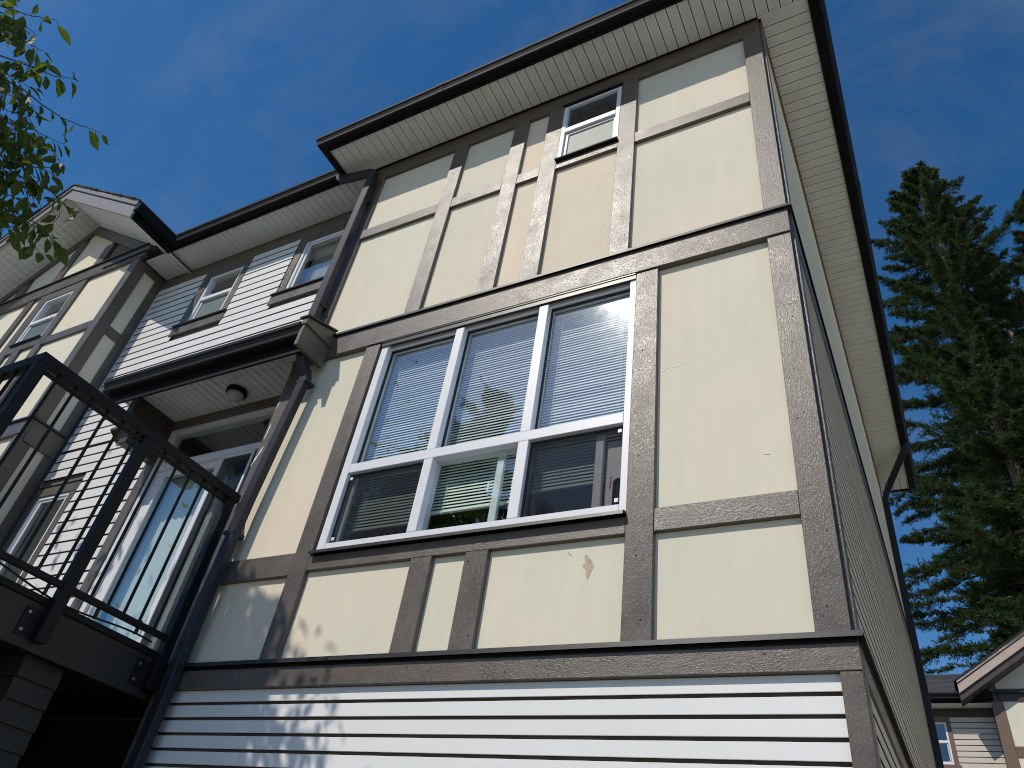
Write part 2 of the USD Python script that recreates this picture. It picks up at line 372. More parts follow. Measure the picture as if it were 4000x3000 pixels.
M['lampglass'] = simple('lamp_glass', (0.42, 0.42, 0.40), 0.18, 0.5)
M['paintchip'] = simple('bare_primer', (0.80, 0.79, 0.76), 0.7, 0.2, var=0.1, vscale=60)
M['stain'] = simple('brown_stain', (0.50, 0.41, 0.29), 0.7, 0.2, var=0.25, vscale=40)
M['red'] = simple('red_plastic', (0.45, 0.02, 0.03), 0.5)
M['hole'] = simple('dark_recess', (0.035, 0.033, 0.022), 0.8, 0.1)
M['bark'] = simple('conifer_bark', (0.15, 0.115, 0.085), 0.85, 0.2, var=0.35, bump=(14, 0.03, 0.8, (1, 1, 0.3)), vscale=4.0)
M['bark2'] = simple('smooth_bark', (0.075, 0.060, 0.048), 0.7, 0.3, var=0.25, vscale=12.0)
M['needles'] = leaf_material('conifer_needles', (0.020, 0.036, 0.011), (0.088, 0.128, 0.030), (0.10, 0.15, 0.025), 0.6, 0.20)
M['needles2'] = leaf_material('conifer_needles_blue', (0.020, 0.039, 0.013), (0.080, 0.126, 0.040), (0.09, 0.14, 0.03), 0.6, 0.20)
M['leaf'] = leaf_material('broad_leaf', (0.030, 0.048, 0.014), (0.055, 0.085, 0.020), (0.16, 0.25, 0.028), 0.45, 0.40, False)
M['leaf_m'] = leaf_material('broad_leaf_mass', (0.030, 0.048, 0.014), (0.055, 0.085, 0.020), (0.16, 0.25, 0.028), 0.45, 0.40, True)
M['asphalt'] = simple('driveway_concrete', (0.37, 0.345, 0.305), 0.85, 0.3, var=0.12, bump=(40, 0.004, 0.4, (1, 1, 1)), vscale=1.5)
M['far_trim'] = simple('brown_trim_far', (0.150, 0.098, 0.070), 0.5, 0.4, var=0.08)
M['far_dark'] = simple('dark_trim_far', (0.050, 0.038, 0.032), 0.5, 0.4)
M['far_siding'] = simple('beige_siding_far', (0.55, 0.50, 0.42), 0.5, 0.3, var=0.04)
M['far_fascia'] = simple('tan_fascia_far', (0.42, 0.33, 0.27), 0.5, 0.3, var=0.12, vscale=9.0)
M['door'] = simple('porch_shade_black', (0.016, 0.015, 0.014), 0.8, 0.1)  # near-black colour stands in for deep shade under the balcony

# ------------------------------------------------------------------ ground
gv = np.array([[-400, -400, GROUND], [400, -400, GROUND], [400, 400, GROUND], [-400, 400, GROUND]], float)
top_mesh('ground', (gv, np.array([[0, 1, 2], [0, 2, 3]])), M['asphalt'], kind='structure')

M['dim_bed'] = simple('added_dark_ground', (0.034, 0.028, 0.020), 0.95, 0.1, var=0.4, bump=(30, 0.02, 0.8, (1, 1, 1)), vscale=20)
bv, bf = box(-12.0, 0.1, -4.6, 0.02, GROUND - 0.05, GROUND + 0.03, 0.01)  # unseen dark bed added to cut ground bounce under the siding
top_mesh('planting_bed', (bv, bf), M['dim_bed'], kind='structure')
# ------------------------------------------------------------------ siding / panels / boards builders
def cut(a, b, holes):
    segs = [(a, b)]
    for h0, h1 in holes:
        out = []
        for s0, s1 in segs:
            if h1 <= s0 or h0 >= s1: out.append((s0, s1)); continue
            if h0 > s0: out.append((s0, h0))
            if h1 < s1: out.append((h1, s1))
        segs = out
    return [s for s in segs if s[1]-s[0] > 0.004]
def siding_front(parent, x0, x1, z0, z1, yw, exp, mat, t=0.013, holes=(), joints=True):
    """lap siding facing -y; holes are (x0,x1,z0,z1)"""
    z = z1
    while z > z0 + 0.01:
        zb = z - exp
        hs = [(h[0], h[1]) for h in holes if h[3] > zb + 0.012 and h[2] < z - 0.012]
        for a, b in cut(x0, x1, hs):
            pieces = [(a, b)]
            if joints and b - a > 2.2:
                j = random.uniform(a + 0.5, b - 0.5); pieces = [(a, j), (j - 0.012, b)]
            for i, (p, q) in enumerate(pieces):
                dy = random.uniform(-0.0008, 0.0008) - 0.0012*i
                g = (0.195 if exp < 0.1 else 0.145)*exp
                poly = [(yw - t + 0.001 + dy, zb), (yw - t + 0.0035 + dy, zb), (yw - t + 0.0055 + dy, z - g - 0.003), (yw, z - g - 0.003), (yw, z - g), (yw - t + 0.005 + dy, z - g), (yw - t + 0.003 + dy, z - g - 0.002), (yw - t + dy, zb + 0.002)]
                obj('siding_plank', prism_x(poly, p, q), mat, parent)
        z = zb
def siding_side(parent, y0, y1, z0, z1, xw, exp, mat, t=0.013):
    """lap siding facing +x"""
    z = z1
    while z > z0 + 0.01:
        zb = z - exp
        j = random.uniform(y0 + 0.8, y1 - 0.8)
        for i, (p, q) in enumerate([(y0, j), (j - 0.012, y1)]):
            d = 0.0012*i
            g = (0.195 if exp < 0.1 else 0.145)*exp
            poly = [(xw + t + d - 0.001, zb), (xw + t + d - 0.0035, zb), (xw + t + d - 0.0055, z - g - 0.003), (xw, z - g - 0.003), (xw, z - g), (xw + t - 0.005 + d, z - g), (xw + t - 0.003 + d, z - g - 0.002), (xw + t + d, zb + 0.002)]
            obj('siding_plank', prism_y(poly, p, q), mat, parent)
        z = zb
def board(parent, x0, x1, z0, z1, mat=None, y0=0.0, y1=0.0455, name='trim_board', label=None):
    d = random.uniform(-0.0012, 0.0012)
    if mat is None: mat = M['trim_v'] if (z1 - z0) > (x1 - x0) else M['trim_h']
    return obj(name, box(x0, x1, y0 + d, y1, z0, z1, 0.0025), mat, parent, label)
def wall_with_holes(x0, x1, z0, z1, y0, y1, holes):
    xs = sorted({x0, x1, *[h[0] for h in holes], *[h[1] for h in holes]}); zs = sorted({z0, z1, *[h[2] for h in holes], *[h[3] for h in holes]})
    xs = [x for x in xs if x0 <= x <= x1]; zs = [z for z in zs if z0 <= z <= z1]
    ms = []
    for zb, zt in zip(zs[:-1], zs[1:]):
        run = None
        for a, b in list(zip(xs[:-1], xs[1:])) + [(None, None)]:
            solid = a is not None and not any(h[0] < (a+b)/2 < h[1] and h[2] < (zb+zt)/2 < h[3] for h in holes)
            if solid: run = (run[0], b) if run else (a, b)
            elif run: ms.append(box(run[0], run[1], y0, y1, zb, zt, 0.0)); run = None
    return join(*ms)
GUT = lambda zb: [(0.0, zb), (0.072, zb), (0.085, zb+0.012), (0.085, zb+0.045), (0.098, zb+0.075), (0.112, zb+0.092), (0.112, zb+0.128), (0.100, zb+0.128), (0.100, zb+0.118), (0.0, zb+0.118)]
def soffit_strips_y(parent, x0, x1, y0, y1, z, mat=None, pitch=0.1016):
    n0 = math.floor(x0/pitch); x = n0*pitch
    while x < x1 - 0.004:
        a, b = max(x + 0.004, x0), min(x + pitch - 0.004, x1)
        if b - a > 0.01:
            d = random.uniform(-0.001, 0.001)
            obj('soffit_panel', box(a, b, y0, y1, z + d, z + 0.012, 0.004), mat or M['soffit_y'], parent)
        x += pitch
def soffit_strips_x(parent, y0, y1, x0, x1, z, mat=None, pitch=0.1016):
    y = math.floor(y0/pitch)*pitch
    while y < y1 - 0.004:
        a, b = max(y + 0.004, y0), min(y + pitch - 0.004, y1)
        if b - a > 0.01:
            d = random.uniform(-0.001, 0.001)
            obj('soffit_panel', box(x0, x1, a, b, z + d, z + 0.012, 0.004), mat or M['soffit_x'], parent)
        y += pitch

# ================================================================== END TOWNHOUSE (main block)
ZS = 5.58
T = thing('townhouse', 'end townhouse block with cream panels, taupe half-timber boards and the six-pane window, nearest the camera', 'house', (-2.1, 0, GROUND))
WIN = (-3.245, -1.038, 0.715, 2.625)
W1 = (-1.857, -1.267, 4.455, 5.372)
obj('wall', wall_with_holes(-4.25, 0.0, GROUND, 5.78, 0.047, 0.15, [WIN, W1]), M['sheath'], T, 'front wall behind the panels')
obj('wall', box(-0.13, -0.001, 0.15, 8.1, GROUND, 5.78, 0), M['sheath'], T, 'long side wall')
obj('wall', box(-4.25, -4.12, 0.15, 8.1, GROUND, 5.78, 0), M['sheath'], T, 'party wall')
obj('wall', box(-4.12, -0.13, 8.0, 8.1, GROUND, 5.78, 0), M['sheath'], T, 'rear wall')
for zf in (-0.25, 2.68, 5.60):
    obj('floor_slab', box(-4.119, -0.131, 0.151, 7.999, zf, zf + 0.14, 0), M['room'], T)
obj('room_partition', box(-4.118, -0.132, 4.0, 4.1, -0.1, 2.67, 0), M['room'], T)
obj('room_partition', box(-4.118, -0.132, 3.0, 3.1, 2.83, 5.59, 0), M['room'], T)
obj('room_partition', box(-3.6, -3.5, 0.152, 2.99, 2.83, 5.59, 0), M['room'], T)

# upper storey boards
VB = [(-4.25, -4.056), (-3.124, -2.966), (-2.410, -2.252), (-2.022, -1.857), (-1.267, -1.112), (-0.146, 0.0)]
for a, b in VB:
    board(T, a, b, 2.901, 5.371, M['trim_v'])
board(T, -4.25, 0.0, 5.3715, 5.578, M['trim_h'])
for a, b in [(-4.056, -3.124), (-2.966, -2.410), (-2.252, -2.022), (-1.112, -0.146)]:
    board(T, a + 0.001, b - 0.001, 4.315, 4.453, M['trim_h'], y0=0.002)
board(T, -1.856, -1.268, 4.330, 4.422, M['trim_h'], y0=0.002)
PY0, PY1 = 0.036, 0.0465
def panel(parent, x0, x1, z0, z1, y0=PY0, y1=PY1, mat='cream'):
    obj('wall_panel', box(x0, x1, y0 + random.uniform(-0.0006, 0.0006), y1, z0, z1, 0.001), M[mat], parent)
for i, (a, b) in enumerate([(VB[0][1], VB[1][0]), (VB[1][1], VB[2][0]), (VB[2][1], VB[3][0]), (VB[3][1], VB[4][0]), (VB[4][1], VB[5][0])]):
    if i == 3:
        panel(T, a - 0.02, b + 0.02, 2.88, 4.38, mat='cream_peach_glare')
    else:
        mt = 'cream_peach_glare' if i == 2 else 'cream'
        panel(T, a - 0.02, b + 0.02, 2.88, 4.384, mat=mt); panel(T, a - 0.02, b + 0.02, 4.386, 5.40, mat=mt)
# mid belt and flashing
board(T, -4.25, 0.004, 2.637, 2.862, M['trim_h'], y0=-0.012)
obj('flashing', prism_x([(0.028, 2.9005), (-0.034, 2.888), (-0.036, 2.862), (-0.030, 2.862), (-0.028, 2.880), (0.028, 2.866)], -4.25, 0.034), M['flash'], T)
# lower storey boards
board(T, -4.25, -4.10, 0.001, 2.636, M['trim_v'], label='left corner board with flaking paint')
board(T, -3.419, -3.271, 0.001, 2.636, M['trim_v'])
board(T, -1.038, -0.881, 0.001, 2.636, M['trim_v'])
board(T, -0.146, 0.0, 0.001, 2.636, M['trim_v'])
board(T, -4.099, -3.420, 0.571, 0.736, M['trim_h'], y0=0.002)
board(T, -0.880, -0.147, 0.589, 0.726, M['trim_h'], y0=0.002)
board(T, -3.270, -1.039, 0.593, 0.693, M['trim_h'], y0=0.001)
board(T, -2.421, -2.269, 0.001, 0.592, M['trim_v'])
board(T, -2.030, -1.876, 0.001, 0.592, M['trim_v'])
panel(T, -4.12, -3.40, -0.02, 0.652); panel(T, -4.12, -3.40, 0.655, 2.66)
panel(T, -3.29, -2.40, -0.02, 0.61); panel(T, -2.29, -2.01, -0.02, 0.61); panel(T, -1.90, -1.02, -0.02, 0.61)
panel(T, -0.90, -0.13, -0.02, 0.652); panel(T, -0.90, -0.13, 0.655, 2.66)
# lower flashing and belt
obj('flashing', box(-4.249, 0.020, -0.004, 0.046, -0.0515, -0.0215, 0.001), M['flash'], T)
obj('flashing', prism_x([(0.028, 0.0005), (-0.046, -0.010), (-0.049, -0.036), (-0.043, -0.036), (-0.040, -0.018), (0.028, -0.012)], -4.25, 0.045), M['flash'], T)
board(T, -4.25, 0.022, -0.166, -0.052, M['trim_h'], y0=-0.020)
board(T, -0.068, 0.020, GROUND + 0.02, -0.1665, M['trim_v'], y0=-0.016)
board(T, -4.25, -4.10, GROUND + 0.02, -0.1665, M['trim_v'], y0=-0.016)
siding_front(T, -4.099, -0.069, GROUND + 0.02, -0.150, 0.046, 0.0885, M['siding'], t=0.034)

# side wall (faces +x): boards, panel, siding
for z0, z1, w in [(2.901, 5.578, 0.13), (0.001, 2.636, 0.13), (GROUND+0.02, -0.1665, 0.13)]:
    obj('trim_board', box(0.0005, 0.022, 0.030, w, z0, z1, 0.002), M['trim_v'], T)
    obj('trim_board', box(0.0005, 0.022, 7.97, 8.10, z0, z1, 0.002), M['trim_v'], T)
obj('trim_board', box(0.0005, 0.020, 0.131, 7.969, 5.50, 5.578, 0.002), M['far_trim'], T)
for k in range(3):
    obj('wall_panel', box(-0.0005, 0.010, 0.131 + k*2.613, 0.131 + (k+1)*2.613 - 0.002, 2.90, 5.499, 0.001), M['cream_side_warmed'], T)
siding_side(T, 0.131, 7.969, 0.01, 2.70, 0.0, 0.0885, M['siding_beige'])
siding_side(T, 0.131, 7.969, GROUND + 0.02, -0.150, 0.0, 0.0885, M['siding_beige'])
obj('trim_board', box(0.0005, 0.022, 0.032, 8.1, 2.637, 2.862, 0.002), M['trim_d'], T)
obj('trim_board', box(0.0005, 0.024, 0.032, 8.1, -0.166, -0.052, 0.002), M['trim_d'], T)
obj('flashing', prism_y([(0.0, 2.9003), (0.034, 2.888), (0.036, 2.862), (0.030, 2.862), (0.028, 2.880), (0.0, 2.866)], 0.03, 8.1), M['flash'], T)
obj('flashing', prism_y([(0.0, 0.0003), (0.046, -0.010), (0.049, -0.036), (0.043, -0.036), (0.040, -0.018), (0.0, -0.012)], 0.03, 8.1), M['flash'], T)

# soffits
soffit_strips_y(T, -4.595, 0.425, -0.425, -0.022, ZS)
soffit_strips_y(T, -4.595, -4.26, -0.020, 0.37, ZS)
soffit_strips_x(T, 0.004, 7.90, 0.024, 0.425, ZS)
soffit_strips_y(T, 0.024, 0.425, 7.925, 8.19, ZS)
obj('soffit_divider', box(0.002, 0.425, -0.021, 0.003, ZS - 0.004, ZS + 0.010, 0.002), M['soffit_x'], T)
obj('soffit_divider', box(0.024, 0.425, 7.901, 7.924, ZS - 0.004, ZS + 0.010, 0.002), M['soffit_x'], T)
obj('soffit_backing', prism_z([(-4.60, -0.44), (0.435, -0.44), (0.435, 8.2), (0.025, 8.2), (0.025, -0.001), (-4.27, -0.001), (-4.27, 0.38), (-4.60, 0.38)], ZS + 0.013, ZS + 0.03), M['hole'], T)
EP = [(-4.60, -0.06), (-4.60, -0.445), (0.44, -0.445), (0.44, 8.215)]
obj('fascia', sweep(EP, [(-0.020, ZS - 0.022), (0.0, ZS - 0.022), (0.0, ZS + 0.155), (-0.020, ZS + 0.155)]), M['metal'], T)
obj('fascia', box(0.03, 0.42, 8.195, 8.215, ZS - 0.022, ZS + 0.155), M['metal'], T)
obj('gutter', sweep([(p[0], p[1]) if i not in (0,) else (p[0], p[1]) for i, p in enumerate([(-4.601, -0.05), (-4.601, -0.446), (0.441, -0.446), (0.441, 8.235)])], GUT(ZS + 0.006)), M['metal'], T)
# hip roof
rx0, rx1, ry0, ry1, rz = -4.68, 0.52, -0.53, 8.30, ZS + 0.126
rv = np.array([[rx0, ry0, rz], [rx1, ry0, rz], [rx1, ry1, rz], [rx0, ry1, rz], [(rx0+rx1)/2, ry0 + 2.6, rz + 1.5], [(rx0+rx1)/2, ry1 - 2.6, rz + 1.5],
               [rx0, ry0, rz-0.012], [rx1, ry0, rz-0.012], [rx1, ry1, rz-0.012], [rx0, ry1, rz-0.012]])
rf = np.array([[0, 1, 4], [1, 2, 5], [1, 5, 4], [2, 3, 5], [3, 0, 4], [3, 4, 5], [6, 8, 7], [6, 9, 8], [0, 6, 7], [0, 7, 1], [1, 7, 8], [1, 8, 2], [2, 8, 9], [2, 9, 3], [3, 9, 6], [3, 6, 0]])
obj('roof', (rv, rf), M['roof'], T)

# downspouts
D = obj('downspout', rect_tube([(-4.655, -0.10, ZS + 0.01), (-4.655, -0.10, ZS - 0.05), (-4.63, -0.095, ZS - 0.085), (-4.22, -0.075, ZS - 0.15), (-4.155, -0.072, ZS - 0.19), (-4.150, -0.070, ZS - 0.30), (-4.160, -0.072, 2.99)], 0.10, 0.07), M['pipe'], T)
for zz in (4.9, 3.3):
    obj('downspout_strap', box(-4.199, -4.101, -0.106, -0.001, zz, zz + 0.025, 0.002), M['pipe'], T)
obj('downspout', rect_tube([(-3.945, -0.175, 2.58), (-3.945, -0.175, 2.51), (-3.940, -0.155, 2.47), (-3.925, -0.090, 2.40), (-3.920, -0.076, 2.36), (-4.015, -0.074, 1.2), (-4.050, -0.074, 0.2), (-4.060, -0.074, GROUND + 0.1)], 0.085, 0.068), M['pipe'], T)
for zz in (2.30, 0.9):
    obj('downspout_strap', box(-3.975 - 0.085*(2.3-zz), -3.868 - 0.085*(2.3-zz), -0.112, -0.001, zz, zz + 0.03, 0.002), M['pipe'], T)
obj('downspout', rect_tube([(0.475, 6.95, ZS + 0.01), (0.475, 6.95, ZS - 0.05), (0.44, 7.02, ZS - 0.09), (0.12, 7.72, ZS - 0.26), (0.062, 7.84, ZS - 0.34), (0.062, 7.86, ZS - 0.45), (0.062, 7.86, GROUND + 0.1)], 0.08, 0.075), M['pipe'], T)

# ---- six-pane window
W = part('window', T)
x0, x1, z0, z1 = WIN
XM = [(-2.517, -2.443), (-1.791, -1.717)]; ZT = (1.342, 1.418)
FY0, FY1 = 0.006, 0.115
obj('frame', box(x0, x0 + 0.068, FY0, FY1, z0 + 0.012, z1, 0.003), M['white'], W)
obj('frame', box(x1 - 0.045, x1, FY0, FY1, z0 + 0.012, z1, 0.003), M['white'], W)
obj('frame', box(x0 + 0.068, x1 - 0.045, FY0 + 0.034, FY1, z1 - 0.06, z1 - 0.012, 0.003), M['white'], W)
obj('head_flashing', prism_x([(0.05, z1 - 0.004), (FY0 - 0.010, z1 - 0.008), (FY0 - 0.012, z1 - 0.046), (FY0 - 0.004, z1 - 0.046), (FY0 + 0.033, z1 - 0.020), (0.05, z1 - 0.012)], x0 + 0.001, x1 - 0.001), M['flash'], W)  # dark strip puts the shadow under the belt into the window head
obj('frame', box(x0 + 0.068, x1 - 0.045, FY0, FY1, z0 + 0.012, z0 + 0.068, 0.003), M['white'], W)
obj('transom', box(x0 + 0.068, x1 - 0.045, FY0 - 0.002, FY1, ZT[0], ZT[1], 0.003), M['white'], W)
for a, b in XM:
    obj('mullion', box(a, b, FY0 - 0.001, FY1, ZT[1], z1 - 0.06, 0.003), M['white'], W)
    obj('mullion', box(a, b, FY0 - 0.001, FY1, z0 + 0.068, ZT[0], 0.003), M['white'], W)
obj('window_sill', prism_x([(0.03, z0 + 0.012), (-0.020, z0 + 0.010), (-0.042, z0 - 0.002), (-0.044, z0 - 0.024), (-0.036, z0 - 0.024), (-0.034, z0 - 0.010), (0.03, z0 - 0.006)], x0 - 0.012, x1 - 0.001), M['flash'], W)
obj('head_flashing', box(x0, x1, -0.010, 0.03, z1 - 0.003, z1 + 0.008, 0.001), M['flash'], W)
cols = [(x0 + 0.068, XM[0][0]), (XM[0][1], XM[1][0]), (XM[1][1], x1 - 0.045)]
for i, (a, b) in enumerate(cols):
    objs('gasket', [box(a, a + 0.007, 0.06, 0.082, ZT[1], z1 - 0.06, 0.0), box(a + 0.007, b, 0.06, 0.082, z1 - 0.068, z1 - 0.06, 0.0), box(a + 0.007, b, 0.06, 0.082, ZT[1], ZT[1] + 0.006, 0.0)], M['gasket'], W)
    obj('pane', box(a + 0.002, b - 0.002, 0.072, 0.074, ZT[1] + 0.002, z1 - 0.062, 0.0), M['glass'], W)
    zb, zt = z0 + 0.068, ZT[0]
    if i == 1:
        obj('pane', box(a + 0.002, b - 0.002, 0.066, 0.068, zb, zt, 0.0), M['glass_dark'], W)
        objs('sash', [box(-1.968, -1.915, 0.072, 0.102, zb, zt, 0.003), box(a, -1.968, 0.074, 0.096, zb, zb + 0.022, 0.002)], M['white'], W)
        obj('handle', tube([(-1.985, 0.074, 1.02), (-1.992, 0.055, 1.03), (-1.992, 0.054, 1.10), (-1.985, 0.074, 1.11)], 0.006, 6), M['white'], W)
    else:
        obj('insect_screen', box(a + 0.012, b - 0.004, 0.042, 0.0432, zb + 0.012, zt - 0.012, 0.0), M['screen'], W)
        objs('screen_frame', [box(a, a + 0.014, 0.036, 0.05, zb, zt, 0.002), box(b - 0.010, b, 0.036, 0.05, zb, zt, 0.002), box(a + 0.014, b - 0.010, 0.036, 0.05, zt - 0.014, zt, 0.002), box(a + 0.014, b - 0.010, 0.036, 0.05, zb, zb + 0.012, 0.002)], M['gasket'] if i == 2 else M['flash'], W)
        if i == 0:
            objs('sash', [box(a + 0.02, a + 0.048, 0.065, 0.095, zb, zt, 0.003), box(a + 0.048, b, 0.065, 0.095, zb, zb + 0.03, 0.003)], M['white'], W)
            obj('pane', box(a + 0.048, b - 0.002, 0.074, 0.076, zb + 0.03, zt, 0.0), M['glass_dark'], W)
            for cz in (zb + 0.03, zt - 0.05):
                obj('screen_clip', box(a + 0.016, a + 0.040, 0.028, 0.036, cz, cz + 0.025, 0.002), M['white'], W)
        else:
            objs('sash', [box(-1.275, -1.222, 0.062, 0.092, zb, zt, 0.003), box(a, -1.275, 0.064, 0.092, zb, zb + 0.03, 0.003)], M['white'], W)
            obj('pane', box(a, -1.275, 0.074, 0.076, zb + 0.03, zt, 0.0), M['glass_dark'], W)
            for cz in (zb + 0.03, zt - 0.05):
                obj('screen_clip', box(b - 0.040, b - 0.016, 0.028, 0.036, cz, cz + 0.025, 0.002), M['white'], W)
# drywall return around the window
objs('reveal', [box(x0 - 0.02, x0, 0.152, 0.30, z0, z1, 0), box(x1, x1 + 0.02, 0.152, 0.30, z0, z1, 0), box(x0 - 0.02, x1 + 0.02, 0.152, 0.30, z1, z1 + 0.02, 0), box(x0 - 0.02, x1 + 0.02, 0.152, 0.30, z0 - 0.02, z0, 0)], M['room'], W)

# ---- small top-floor window
W = part('window', T)
a, b, c, d = W1
ft = 5.335
obj('head_flashing', prism_x([(0.03, 5.385), (-0.022, 5.376), (-0.024, 5.352), (-0.016, 5.352), (0.03, 5.362)], a - 0.012, b + 0.012), M['flash'], W)  # black lip stands in for the shadow at the frame top
objs('frame', [box(a, a + 0.042, -0.002, 0.085, c, ft, 0.003), box(b - 0.042, b, -0.002, 0.085, c, ft, 0.003)], M['white'], W)
objs('frame', [box(a + 0.042, b - 0.042, -0.001, 0.085, ft - 0.022, ft, 0.003), box(a + 0.042, b - 0.042, -0.001, 0.085, c, c + 0.04, 0.003)], M['white'], W)
obj('mullion', box(a + 0.042, b - 0.042, -0.003, 0.085, 4.885, 4.952, 0.003), M['white'], W)
obj('pane', box(a + 0.040, b - 0.040, 0.030, 0.036, 4.95, ft - 0.02, 0), M['glass_top'], W)
objs('sash', [box(a + 0.052, a + 0.075, 0.02, 0.05, c + 0.04, 4.87, 0.002), box(b - 0.065, b - 0.045, 0.02, 0.05, c + 0.04, 4.87, 0.002), box(a + 0.075, b - 0.065, 0.02, 0.05, c + 0.042, c + 0.062, 0.002), box(a + 0.075, b - 0.065, 0.02, 0.05, 4.855, 4.87, 0.002)], M['white'], W)
obj('pane', box(a + 0.072, b - 0.062, 0.034, 0.040, c + 0.06, 4.857, 0), M['glass_frost'], W)
obj('window_sill', prism_x([(0.03, c + 0.002), (-0.030, c - 0.004), (-0.034, c - 0.026), (-0.024, c - 0.026), (0.03, c - 0.018)], a - 0.004, b + 0.002), M['flash'], W)

# ---- marks on the wall: paint scratches, stain, flaking paint, nail heads
def scratch(pts, w, y, mat, name='scratch_mark'):
    ms = []
    for (xa, za), (xb, zb) in zip(pts[:-1], pts[1:]):
        dx, dz = xb-xa, zb-za; l = math.hypot(dx, dz) + 1e-9; nx, nz = -dz/l*w/2, dx/l*w/2
        k = random.uniform(0.6, 1.3)
        poly = [(xa+nx*k, za+nz*k), (xa-nx, za-nz), (xb-nx*k, zb-nz*k), (xb+nx, zb+nz)]
        ms.append(xz_sheet(poly, y - 0.0006, y))
    obj(name, join(*ms), mat, T)
yp = PY0 - 0.001
scratch([(-0.873, 1.708), (-0.845, 1.714), (-0.838, 1.722), (-0.820, 1.728), (-0.812, 1.738)], 0.007, yp, M['paintchip'])
scratch([(-0.790, 1.724), (-0.760, 1.730), (-0.735, 1.736), (-0.713, 1.747)], 0.008, yp, M['paintchip'])
scratch([(-0.297, 0.984), (-0.264, 0.980)], 0.005, yp, M['stain'])
for k in range(10):
    xx, zz = random.uniform(-1.83, -1.30), random.choice([random.uniform(3.0, 3.35), random.uniform(4.0, 4.3)])
    scratch([(xx, zz), (xx + random.uniform(-0.05, 0.05), zz + random.uniform(-0.03, 0.06))], 0.0035, yp, M['paintchip'])
scratch([(-1.36, 3.2), (-1.355, 3.5), (-1.34, 3.75), (-1.33, 4.1)], 0.0035, yp, M['paintchip'])
obj('stain', xz_sheet([(-1.277, 0.505), (-1.262, 0.510), (-1.235, 0.470), (-1.218, 0.436), (-1.232, 0.412), (-1.240, 0.385), (-1.252, 0.362), (-1.262, 0.388), (-1.262, 0.420), (-1.285, 0.440), (-1.288, 0.452), (-1.270, 0.460)], yp - 0.0006, yp), M['stain'], T, 'brown damp stain on the panel')
obj('stain', xz_sheet([(-1.385, 0.535), (-1.375, 0.536), (-1.350, 0.512), (-1.352, 0.508)], yp - 0.0006, yp), M['stain'], T)
for (cx, cz, r, st, rot) in [(-4.218, 1.93, 0.018, (0.35, 5.2), -0.06), (-4.205, 1.72, 0.016, (0.45, 2.6), -0.25), (-4.232, 1.64, 0.016, (0.5, 3.0), -0.3), (-4.160, 0.42, 0.02, (0.35, 7.5), 0.0), (-4.150, 0.10, 0.018, (0.3, 5.0), 0.0), (-4.225, 2.2, 0.01, (0.4, 3.5), -0.1)]:
    obj('flaked_paint', xz_sheet(blob_poly(cx, cz, r, 18, st, 0.4, rot), -0.0022, -0.0013), M['paintchip'], T)
for (cx, cz, w) in [(-0.08, 1.998, 0.06), (-0.07, 0.745, 0.05), (-0.05, 0.35, 0.02)]:
    scratch([(cx - w, cz - 0.004), (cx - w*0.3, cz + 0.002), (cx + w*0.3, cz - 0.003), (cx + w, cz + 0.004)], 0.005, -0.0014, M['trim_d'], 'crack')
for a, b in [(-0.146, 0.0), (-1.038, -0.881), (-2.03, -1.876)]:
    for zz in (0.12, 0.5, 1.1, 1.9):
        if b < -1.8 and zz > 0.55: continue
        xx = random.uniform(a + 0.03, b - 0.03); z_ = zz + random.uniform(-0.06, 0.06)
        obj('nail_head', cylinder((xx, -0.0018, z_), 0.0045, 0.002, 1, 8), M['hole'], T)

for a, b in VB:
    for zz in np.arange(3.1, 5.3, 0.61):
        xx = random.uniform(a + 0.025, b - 0.025); z_ = zz + random.uniform(-0.08, 0.08)
        obj('nail_head', cylinder((xx, -0.0016, z_), 0.004, 0.002, 1, 6), M['hole'], T)
for xx in np.arange(-3.9, -0.1, 0.58):
    obj('nail_head', cylinder((xx + random.uniform(-0.1, 0.1), -0.0135, random.uniform(2.67, 2.83)), 0.004, 0.002, 1, 6), M['hole'], T)
    obj('nail_head', cylinder((xx + random.uniform(-0.1, 0.1), -0.0215, random.uniform(-0.145, -0.075)), 0.004, 0.002, 1, 6), M['hole'], T)
GJ = [(o + 0.004 if o > 0 else o, zz + (0.003 if zz > ZS + 0.1 else -0.004)) for o, zz in GUT(ZS + 0.006)]
for xx in (-3.05, -0.6):
    obj('gutter_joint', sweep([(xx - 0.045, -0.446), (xx + 0.045, -0.446)], GJ), M['metal'], T)
for yy in (2.2, 5.3):
    obj('gutter_joint', sweep([(0.441, yy - 0.045), (0.441, yy + 0.045)], GJ), M['metal'], T)

